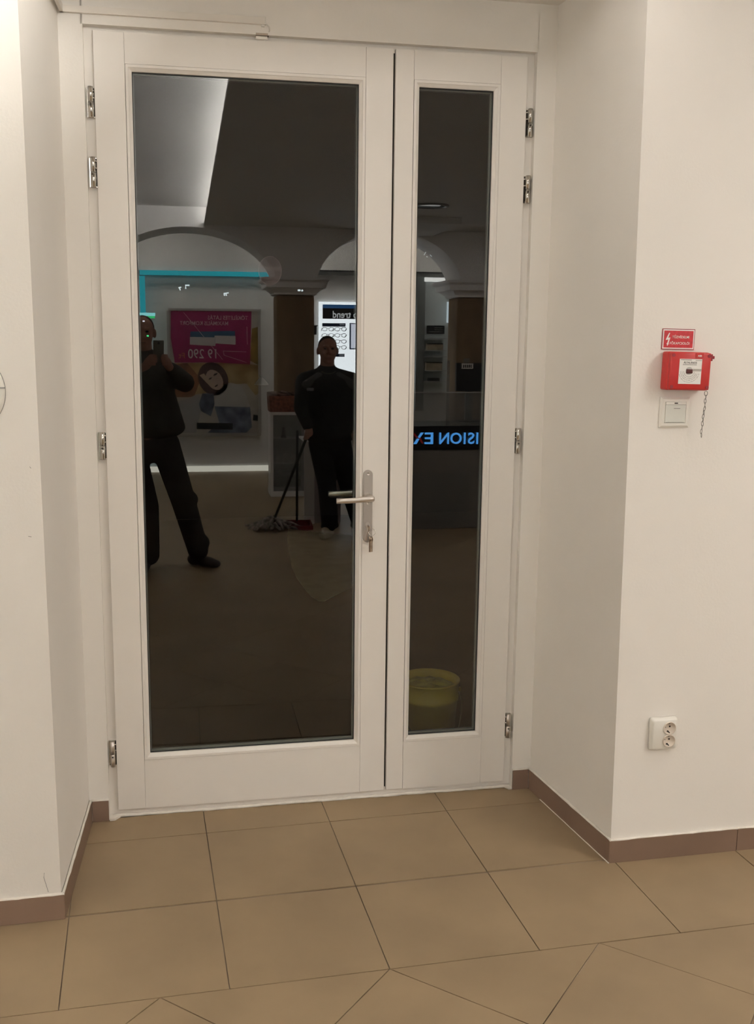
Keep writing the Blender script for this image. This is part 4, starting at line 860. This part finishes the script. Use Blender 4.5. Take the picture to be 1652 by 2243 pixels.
def shoe(par, heel, toe, m, h=0.085):
    h_, t_ = Vector(heel), Vector(toe); d = (t_ - h_); L = d.length; d.normalize(); s = Vector((-d.y, d.x, 0))
    def fl(bm):
        rot = Matrix.Rotation(atan2(d.y, d.x), 4, 'Z')
        ball(bm, h_ + d * 0.05 + Vector((0, 0, 0.045)), (0.062, 0.043, 0.046), 14, rot); ball(bm, h_ + d * 0.085 + Vector((0, 0, 0.075)), (0.055, 0.042, 0.050), 14, rot)
        ball(bm, h_ + d * (L * 0.55) + Vector((0, 0, 0.038)), (0.095, 0.047, 0.040), 14, rot); ball(bm, h_ + d * (L - 0.062) + Vector((0, 0, 0.030)), (0.062, 0.047, 0.032), 14, rot)
        bmesh.ops.bisect_plane(bm, geom=bm.verts[:] + bm.edges[:] + bm.faces[:], plane_co=(0, 0, 0.004), plane_no=(0, 0, -1), clear_outer=True); bmesh.ops.holes_fill(bm, edges=bm.edges[:])
    o = grown('shoe', fl, 0.008, m, par, 4); return o
def hand(bm, wrist, knuckle, fingers, thumb, rp=0.030):
    w, k = Vector(wrist), Vector(knuckle); chain(bm, [w, w.lerp(k, 0.5), k], [0.027, rp, 0.027], 10)
    for f_ in fingers: chain(bm, f_, [0.0098, 0.0092, 0.0086, 0.0078][:len(f_)], 8)
    chain(bm, thumb, [0.0125, 0.0115, 0.0095][:len(thumb)], 8)

# the man with the mop
MY = -4.90; hc = S(718, 768, MY)
man = rt('person', (hc[0], MY, 0), 'man in a black jacket and trousers leaning on a mop, mirrored in the wide pane', 'person', 'people mirrored in the glass')
sR, sL = S(770, 824, MY), S(668, 824, MY); eL, hL = S(659, 893, MY + 0.03), S(674, 953, MY + 0.10); eR, hR = S(786, 893, MY), S(781, 955, MY + 0.06)
hpL, hpR = S(702, 972, MY), S(744, 972, MY); knL, anL = S(717, 1065, MY + 0.05), S(722, 1150, MY + 0.02); knR, anR = S(764, 1066, MY), S(787, 1148, MY)
neck = hc + Vector((0, -0.015, -0.10)); chest = (sR + sL) / 2 + Vector((0, 0, -0.12)); waist = (hpL + hpR) / 2 + Vector((0, 0, 0.14))
foot1 = S(728, 1163, 0, 2); 
def man_body(bm):
    global man_f
    man_f = head(bm, hc, 0.06); chain(bm, [neck + Vector((0, 0, 0.04)), neck + Vector((0, -0.01, -0.09))], [0.058, 0.066])
    chain(bm, [neck + Vector((0, -0.01, -0.10)), chest, waist, (hpL + hpR) / 2], [0.085, 0.13, 0.12, 0.12])
    for s_, e_, h_ in ((sL, eL, hL), (sR, eR, hR)): chain(bm, [chest + Vector((0, 0, 0.08)), s_ + Vector((0, 0, -0.04)), e_, h_ + Vector((0, 0, 0.05))], [0.09, 0.050, 0.038, 0.027])
    for h_, k_, a_ in ((hpL, knL, anL), (hpR, knR, anR)): chain(bm, [h_, k_, a_], [0.080, 0.054, 0.040])
    g = hL + Vector((0, 0.0, 0.0)); ax_ = (S(604, 1140, -5.05) - g).normalized()
    fs = []
    for k in range(4):
        b_ = g + ax_ * (-0.030 + 0.021 * k); fs.append([b_ + Vector((0.022, 0.006, 0.018)), b_ + Vector((0.012, 0.034, 0.004)), b_ + Vector((-0.016, 0.030, -0.002)), b_ + Vector((-0.024, 0.008, 0.0))])
    hand(bm, hL + Vector((0.010, -0.012, 0.075)), hL + Vector((0.020, -0.006, 0.012)), fs, [hL + Vector((0.012, 0.004, 0.045)), hL + Vector((-0.012, 0.020, 0.034)), hL + Vector((-0.022, 0.024, 0.016))])
    fs = [[hR + Vector((-0.03 + 0.02 * k, 0.012, 0.0)), hR + Vector((-0.03 + 0.02 * k, 0.018, -0.040)), hR + Vector((-0.028 + 0.02 * k, 0.030, -0.068 - 0.008 * (k in (1, 2)))), hR + Vector((-0.026 + 0.019 * k, 0.044, -0.084 - 0.008 * (k in (1, 2))))] for k in range(4)]
    hand(bm, hR + Vector((0, 0, 0.06)), hR + Vector((0, 0.008, 0.0)), fs, [hR + Vector((-0.024, 0.012, 0.040)), hR + Vector((-0.042, 0.030, 0.012)), hR + Vector((-0.040, 0.044, -0.014))])
grown('body', man_body, 0.0065, M_SKIN, man, 4); eyes(man, man_f, M_EYE); hair('hair', hc, man, M_HAIR, -0.002)
def man_jacket(bm):
    hp_ = (hpL + hpR) / 2 + Vector((0, 0, 0.075))
    for k in range(9): ball(bm, (chest + Vector((0, 0, 0.06))).lerp(hp_, k / 8), (0.212 - 0.010 * sin(pi * k / 8), 0.135 + 0.012 * k / 8, 0.10), 20)
    chain(bm, [neck + Vector((0, -0.015, -0.075)), neck + Vector((0, -0.012, -0.12))], [0.088, 0.11])
    for s_, e_, h_ in ((sL, eL, hL), (sR, eR, hR)): chain(bm, [neck + Vector((0, -0.02, -0.11)), s_ + Vector((0, 0, -0.045)), e_, h_ + Vector((0, -0.01, 0.075))], [0.09, 0.080, 0.062, 0.046])
grown('jacket', man_jacket, 0.011, M_JACK1, man, 6)
def man_yoke(bm):
    for s_ in (sL, sR): chain(bm, [neck + Vector(((s_ - neck).x * 0.42, 0.065, -0.125)), s_ + Vector((0, 0.062, -0.065))], [0.052, 0.040], 10)
grown('jacket_yoke', man_yoke, 0.010, M_JACK2, man, 4)
bm = B(); tube(bm, [neck + Vector((0.068 * sin(a), 0.020 + 0.072 * cos(a), -0.052 - 0.035 * max(0, cos(a)))) for a in [2 * pi * k / 24 for k in range(24)]], 0.0055, 6, True); under(put('collar', bm, mat('collar_olive', (0.10, 0.095, 0.05), 0.7), None, True), man)
p_ = S(680, 853, MY + 0.14); bm = B(); box(bm, p_[0] - 0.028, p_[0] + 0.028, p_[1] - 0.010, p_[1] - 0.004, p_[2] - 0.012, p_[2] + 0.012, 0.001); under(put('name_badge', bm, mat('badge_grey', (0.2, 0.2, 0.22), 0.6, var=0.2)), man)
def man_trousers(bm):
    ball(bm, (hpL + hpR) / 2, (0.165, 0.125, 0.13), 16)
    chain(bm, [hpL, knL, anL + Vector((0, 0, 0.03))], [0.103, 0.080, 0.074]); chain(bm, [hpR, knR, anR + Vector((0, 0, 0.03))], [0.103, 0.080, 0.074])
    for a_ in (anL, anR):
        for k in range(5): b_ = 2 * pi * k / 5; ball(bm, a_ + Vector((0.050 * cos(b_), 0.050 * sin(b_) - 0.01, -0.005 - 0.012 * (k % 2))), (0.034, 0.034, 0.030), 10)
grown('trousers', man_trousers, 0.011, M_TROU1, man, 5)
sh0 = S(706, 1182, 0, 2); shoe(man, (anL[0] + 0.025, anL[1] - 0.06, 0), (sh0[0] - 0.01, sh0[1] + 0.02, 0), M_SHOE1); shoe(man, (anR[0], anR[1] - 0.07, 0), (anR[0] + 0.05, anR[1] + 0.20, 0), M_SHOE1)
# mop and dustpan
M_STICK = mat('mop_stick', (0.018, 0.022, 0.013), 0.5, var=0.3, scale=10, stretch=(1, 1, 0.2))
mt = S(600, 1158, 0, 2); mp = rt('mop', (mt[0], mt[1], 0), 'string mop with a dark handle held by the man in black', 'mop')
top = hL + (hL - mt).normalized() * 0.10
bm = B(); rod(bm, mt + Vector((0.005, 0, 0.085)), hL + (hL - mt).normalized() * 0.02, 0.0125, 0.0125, 10); under(put('handle', bm, M_STICK, None, True), mp)
bm = B(); rod(bm, mt + Vector((0, 0, 0.045)), mt + Vector((0.012, 0, 0.12)), 0.030, 0.018, 12); under(put('clamp', bm, mat('mop_clamp', (0.12, 0.06, 0.02), 0.5), None, True), mp)
bm = B(); random.seed(5)
for k in range(46):
    a = 2 * pi * k / 46 + random.uniform(-0.1, 0.1); L = random.uniform(0.10, 0.22) * (0.75 if cos(a) > 0.2 and sin(a) < 0.3 else 1.2)
    pts = [mt + Vector((cos(a) * L * t * 1.05, sin(a) * L * t * 0.75, max(0.012, 0.085 * (1 - t) ** 0.9 * (0.6 + 0.5 * sin(7 * a)) + 0.012 + random.uniform(0, 0.022)))) for t in (0.05, 0.3, 0.6, 1.0)]
    tube(bm, pts, 0.0115, 5)
under(put('strings', bm, mat('mop_cotton', (0.33, 0.28, 0.25), 0.95, var=0.4, scale=30), None, True, 'stuff'), mp)
dt_ = S(656, 1157, 0, 2); du = rt('dustpan', (dt_[0], dt_[1], 0), 'red long-handled dustpan standing beside the mop', 'dustpan')
M_PAN = mat('dustpan_red', (0.16, 0.018, 0.018), 0.45, var=0.1)
w = (S(684, 1155, dt_[1])[0] - S(630, 1155, dt_[1])[0]) / 2; zt_ = S(656, 1139, dt_[1] - 0.08)[2]
bm = B(); prism(bm, [(-w, 0.10, 0.001), (w, 0.10, 0.001), (w, -0.10, 0.001), (-w, -0.10, 0.001)], (0, 0, 0.006)); prism(bm, [(-w, -0.10, 0.007), (w, -0.10, 0.007), (w, -0.09, zt_), (-w, -0.09, zt_)], (0, 0.008, 0))
for s_ in (-1, 1): prism(bm, [(s_ * w, 0.10, 0.007), (s_ * w, -0.10, 0.007), (s_ * w, -0.09, zt_), (s_ * w, 0.02, zt_ * 0.8)], (-s_ * 0.007, 0, 0))
box(bm, -w, w, 0.094, 0.102, 0.001, zt_ * 0.62); put('pan', bm, M_PAN, du)
tp = S(653, 944, dt_[1] + 0.04); bm = B(); rod(bm, (-0.012, -0.09, zt_ - 0.01), (tp[0] - dt_[0], -0.02, tp[2]), 0.0115, seg=10); put('handle', bm, M_STICK, du, True)

# the photographer
PY = -3.84; ph = S(313, 729, PY)
pg = rt('person', (ph[0], PY, 0), 'photographer in a dark jacket holding up a phone, mirrored at the pane edge', 'person', 'people mirrored in the glass')
xc = ph[0] + 0.012; mirx = lambda p: Vector((2 * xc - p[0], p[1], p[2]))
psR = S(379, 806, PY + 0.0); peR = S(405, 838, -3.62); psL, peL = mirx(psR), mirx(peR)
PHC = CAM_P - CAM_U * 0.053 - CAM_F * 0.0075
wR = PHC + CAM_R * 0.072 - CAM_U * 0.105 - CAM_F * 0.045; wL = PHC - CAM_R * 0.072 - CAM_U * 0.105 - CAM_F * 0.045
pneck = ph + Vector((0, -0.015, -0.10)); pchest = (psR + psL) / 2 + Vector((0, 0, -0.12))
qhR, qkR, qaR = S(362, 975, PY), S(405, 1108, PY + 0.03), S(434, 1205, PY - 0.03); qhL = mirx(qhR); qkL, qaL = S(322, 1110, PY), S(326, 1215, PY)
qwaist = (qhR + qhL) / 2 + Vector((0, 0, 0.15))
def pg_body(bm):
    global pg_f
    pg_f = head(bm, ph, -0.05); chain(bm, [pneck + Vector((0, 0, 0.04)), pneck + Vector((0, -0.01, -0.09))], [0.058, 0.066])
    chain(bm, [pneck + Vector((0, -0.01, -0.10)), pchest, qwaist, (qhR + qhL) / 2], [0.085, 0.13, 0.12, 0.12])
    for s_, e_, w_ in ((psL, peL, wL), (psR, peR, wR)): chain(bm, [pchest + Vector((0, 0, 0.08)), s_ + Vector((0, 0, -0.04)), e_, w_], [0.09, 0.050, 0.038, 0.027])
    for h_, k_, a_ in ((qhL, qkL, qaL), (qhR, qkR, qaR)): chain(bm, [h_, k_, a_], [0.082, 0.055, 0.040])
    for sg_, w_ in ((1, wR), (-1, wL)):
        fs = []
        for k in range(4):
            o = PHC + CAM_R * (sg_ * 0.048) - CAM_U * (0.012 + 0.020 * k); ln = (0.030, 0.034, 0.031, 0.024)[k]
            fs.append([o + CAM_R * (sg_ * 0.010) - CAM_F * 0.024 - CAM_U * 0.03, o + CAM_R * (sg_ * 0.006) - CAM_F * 0.002 - CAM_U * 0.015, o - CAM_R * (sg_ * 0.012) + CAM_F * 0.0145 - CAM_U * 0.012, o - CAM_R * (sg_ * ln) + CAM_F * 0.0145 - CAM_U * 0.014])
        kn = PHC + CAM_R * (sg_ * 0.060) - CAM_U * 0.070 - CAM_F * 0.026
        hand(bm, w_, kn, fs, [kn - CAM_U * 0.015 - CAM_F * 0.006, kn - CAM_R * (sg_ * 0.026) - CAM_F * 0.004 + CAM_U * 0.012, kn - CAM_R * (sg_ * 0.044) + CAM_U * 0.030 + CAM_F * 0.0045])
grown('body', pg_body, 0.006, M_SKIN, pg, 3); eyes(pg, pg_f, M_EYE); hair('hair', ph, pg, M_HAIR)
def pg_jacket(bm):
    hem = S(372, 957, PY); hw_ = S(408, 955, PY)[0] - xc
    p0_, p1_ = pchest + Vector((0, 0, 0.06)), Vector((xc, PY, hem[2] + 0.07))
    for k in range(10): ball(bm, p0_.lerp(p1_, k / 9), (0.205 + (hw_ - 0.205) * max(0, (k - 3) / 6), 0.14 + 0.025 * k / 9, 0.10), 20)
    chain(bm, [pneck + Vector((0, -0.015, -0.07)), pneck + Vector((0, -0.012, -0.12))], [0.088, 0.11])
    for s_, e_, w_ in ((psL, peL, wL), (psR, peR, wR)): chain(bm, [pneck + Vector((0, -0.02, -0.11)), s_ + Vector((0, 0, -0.05)), e_, e_.lerp(w_, 0.80)], [0.09, 0.082, 0.068, 0.044])
grown('jacket', pg_jacket, 0.011, M_JACK3, pg, 6)
def pg_trousers(bm):
    ball(bm, (qhL + qhR) / 2, (0.175, 0.13, 0.13), 16)
    chain(bm, [qhL, qkL, qaL + Vector((0, 0, 0.0))], [0.105, 0.086, 0.080]); chain(bm, [qhR, qkR, qaR], [0.108, 0.088, 0.078])
    for a_ in (qkR + Vector((0.04, 0.03, 0.05)), qkR + Vector((0.05, 0.02, -0.10)), qaR + Vector((-0.02, -0.03, 0.05)), qaR + Vector((0.03, 0.02, 0.06)), qkL + Vector((0.03, 0.02, -0.16))): ball(bm, a_, 0.060, 10)
grown('trousers', pg_trousers, 0.011, M_TROU3, pg, 5)
hR_, tR_ = S(414, 1238, 0, 2), S(483, 1243, 0, 2); shoe(pg, (hR_[0], hR_[1] - 0.02, 0), (tR_[0], tR_[1] + 0.03, 0), M_SHOE3); fL = S(333, 1250, 0, 2); shoe(pg, (qaL[0] - 0.02, qaL[1] - 0.08, 0), (qaL[0] - 0.05, qaL[1] + 0.19, 0), M_SHOE3)
# the phone in his hands: its lens is where the picture is taken from
pm = Matrix.Identity(4)
for i in range(3): pm[i][0] = CAM_R[i]; pm[i][1] = CAM_F[i]; pm[i][2] = CAM_U[i]; pm[i][3] = PHC[i]
phn = root('phone', None, 'grey phone held upright by the photographer at the pane edge', 'phone', None, None, pm); bpy.context.view_layer.update()
bm = B(); box(bm, -0.035, 0.035, -0.0045, 0.0045, -0.072, 0.071, 0.004, 2); put('case', bm, mat('phone_grey', (0.15, 0.135, 0.12), 0.35, 0.3, var=0), phn)
bm = B(); lathe(bm, [(0.0078, 0.0046), (0.0078, 0.0060), (0.0060, 0.0062), (0.0058, 0.0047)], (0, 0, 0.053), 'Y', 20, False); put('lens_ring', bm, M_BLACK, phn, True)
bm = B(); rod(bm, (0, 0.0045, 0.053), (0, 0.0049, 0.053), 0.0058, seg=16); put('lens', bm, M_GASK, phn)
bm = B(); box(bm, -0.032, 0.032, -0.0052, -0.0046, -0.062, 0.060); put('screen', bm, glow('phone_screen', (0.9, 0.8, 0.7), 0.6), phn)

# ================================================================== OUTSIDE, SEEN THROUGH THE GLASS
tag(put('wall_opposite', (lambda b: (box(b, -7, 9, 6.03, 6.3, -0.004, 7.0), b)[1])(B()), mat('night_facade', (0.006, 0.006, 0.0062), 0.9, var=0.2, spec=0.0), kind='structure'), 'dark facade across the street, barely seen through the glass', 'wall')
M_ASPH = mat('asphalt', (0.0015, 0.0014, 0.0014), 0.9, var=0.3, scale=12, spec=0.0)
tag(put('ground_outside', (lambda b: (box(b, -6, 8, 0.16, 6.02, -0.12, -0.004), b)[1])(B()), M_ASPH, kind='structure'), 'dark pavement outside the door at night', 'ground')
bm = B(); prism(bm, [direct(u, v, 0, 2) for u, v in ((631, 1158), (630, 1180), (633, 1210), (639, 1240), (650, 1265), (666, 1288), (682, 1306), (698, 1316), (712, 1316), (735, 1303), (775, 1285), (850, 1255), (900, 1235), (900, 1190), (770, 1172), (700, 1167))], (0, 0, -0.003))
tag(put('ground_patch', bm, mat('ground_patch_yellow', (0.56, 0.50, 0.31), 0.9, var=0.06, spec=0.0)), 'faint round-edged pale yellowish patch on the dark ground outside', 'paving')  # flat polygon, paler and yellower than the ground around it
bk_p = d2w(0.468, 0.44, 0)
bu = root('bucket', (bk_p[0], bk_p[1], 0), 'yellow plastic bucket on the ground outside the narrow pane', 'bucket')
M_BUCK = mat('bucket_yellow', (0.44, 0.32, 0.030), 0.5, var=0.08, scale=12)
bm = B(); lathe(bm, [(0.092, 0.0), (0.098, 0.004), (0.117, 0.205), (0.120, 0.206), (0.1205, 0.222), (0.118, 0.224), (0.122, 0.278), (0.1245, 0.281), (0.124, 0.287), (0.119, 0.287), (0.117, 0.275), (0.094, 0.006), (0.0, 0.0055)], seg=40, cap=False); put('tub', bm, M_BUCK, bu, True)
bm = B(); ball(bm, (0, 0, 0.245), (0.112, 0.112, 0.030), 20)
for v_ in bm.verts: v_.co.z += random.uniform(-0.006, 0.006)
put('bag_lining', bm, mat('bucket_lining', (0.40, 0.32, 0.06), 0.45, var=0.4, scale=22, bump=0.8, bscale=40), bu, True)
bm = B(); tube(bm, [(-0.122, -0.01, 0.235)] + [(0.126 * cos(a), -0.045 - 0.088 * sin(-a + 0) if False else -0.03 - 0.100 * abs(sin(a)), 0.235 - 0.215 * abs(sin(a))) for a in [pi + pi * k / 16 for k in range(1, 16)]] + [(0.122, -0.01, 0.235)], 0.0022, 6); put('bail_handle', bm, mat('bail_wire', (0.05, 0.04, 0.02), 0.4, 0.6, var=0), bu, True)
for s_ in (-1, 1): bm = B(); rod(bm, (s_ * 0.118, -0.01, 0.235), (s_ * 0.129, -0.01, 0.235), 0.010, seg=12); put('handle_lug', bm, M_BUCK, bu)
YO = 6.0
def far_lamp(strokes, label, col=(0.85, 0.92, 1.0), s=0.75, r=0.006):
    P0 = direct(*strokes[0][0], YO); rr_ = root('far_lamp', P0, label, 'lamp', 'small lamps outside in the dark')
    bpy.context.view_layer.update()
    for st in strokes:
        bm = B(); tube(bm, [direct(u, v, YO) for u, v in st], r, 6); under(put('lamp_tube', bm, glow('far_lamp_%.2f_%.2f' % (col[0], s), col, s)), rr_)
far_lamp([[(391, 630.5), (397, 629)], [(393.5, 631), (395, 636)]], 'small white T-shaped lamp glow nearest the wide pane hinge edge')
far_lamp([[(407, 632.5), (406.5, 625), (415, 625)]], 'small white hooked lamp glow beside the T-shaped one', r=0.008)
far_lamp([[(490, 643), (501, 641.5)], [(491, 644), (492, 648)], [(495, 643), (496, 648)]], 'small white two-legged lamp glow over the poster')
far_lamp([[(652.5, 636), (658, 636)], [(661, 635), (663, 638)]], 'small white lamp glow in front of the column capital', r=0.009)
far_lamp([[(929, 559), (933, 552)], [(934, 562), (937, 563)], [(942, 558), (946, 562)]], 'faint cluster of lamp glows in the narrow pane', s=0.25, r=0.004)
far_lamp([[(312.5, 703.5), (317, 703.5)]], 'tiny white lamp glow at the photographer head', (0.8, 0.8, 1.0), 0.8, 0.007)
far_lamp([[(321.5, 735.5), (326, 736)]], 'tiny green lamp glow at the photographer head', (0.05, 0.9, 0.3), 0.8, 0.008)
lp = root('wall_lamp', direct(573, 842, YO - 0.10), 'small shaded wall lamp outside with a bright bulb', 'lamp'); bpy.context.view_layer.update()
bm = B(); lathe(bm, [(0.012, 0.06), (0.03, 0.045), (0.065, 0.0), (0.063, -0.004)], seg=20, cap=False); put('shade', bm, mat('lamp_shade', (0.10, 0.11, 0.11), 0.4, emit=(0.10, 0.11, 0.11), estr=0.06), lp, True)
bm = B(); ball(bm, (0, -0.03, 0.012), 0.011, 10); put('bulb', bm, glow('bulb_white', (0.9, 0.97, 1.0), 1.0), lp, True)
bm = B(); rod(bm, (0, 0, 0.055), (0, 0.13, 0.075), 0.006, seg=8); put('wall_arm', bm, M_GASK, lp)
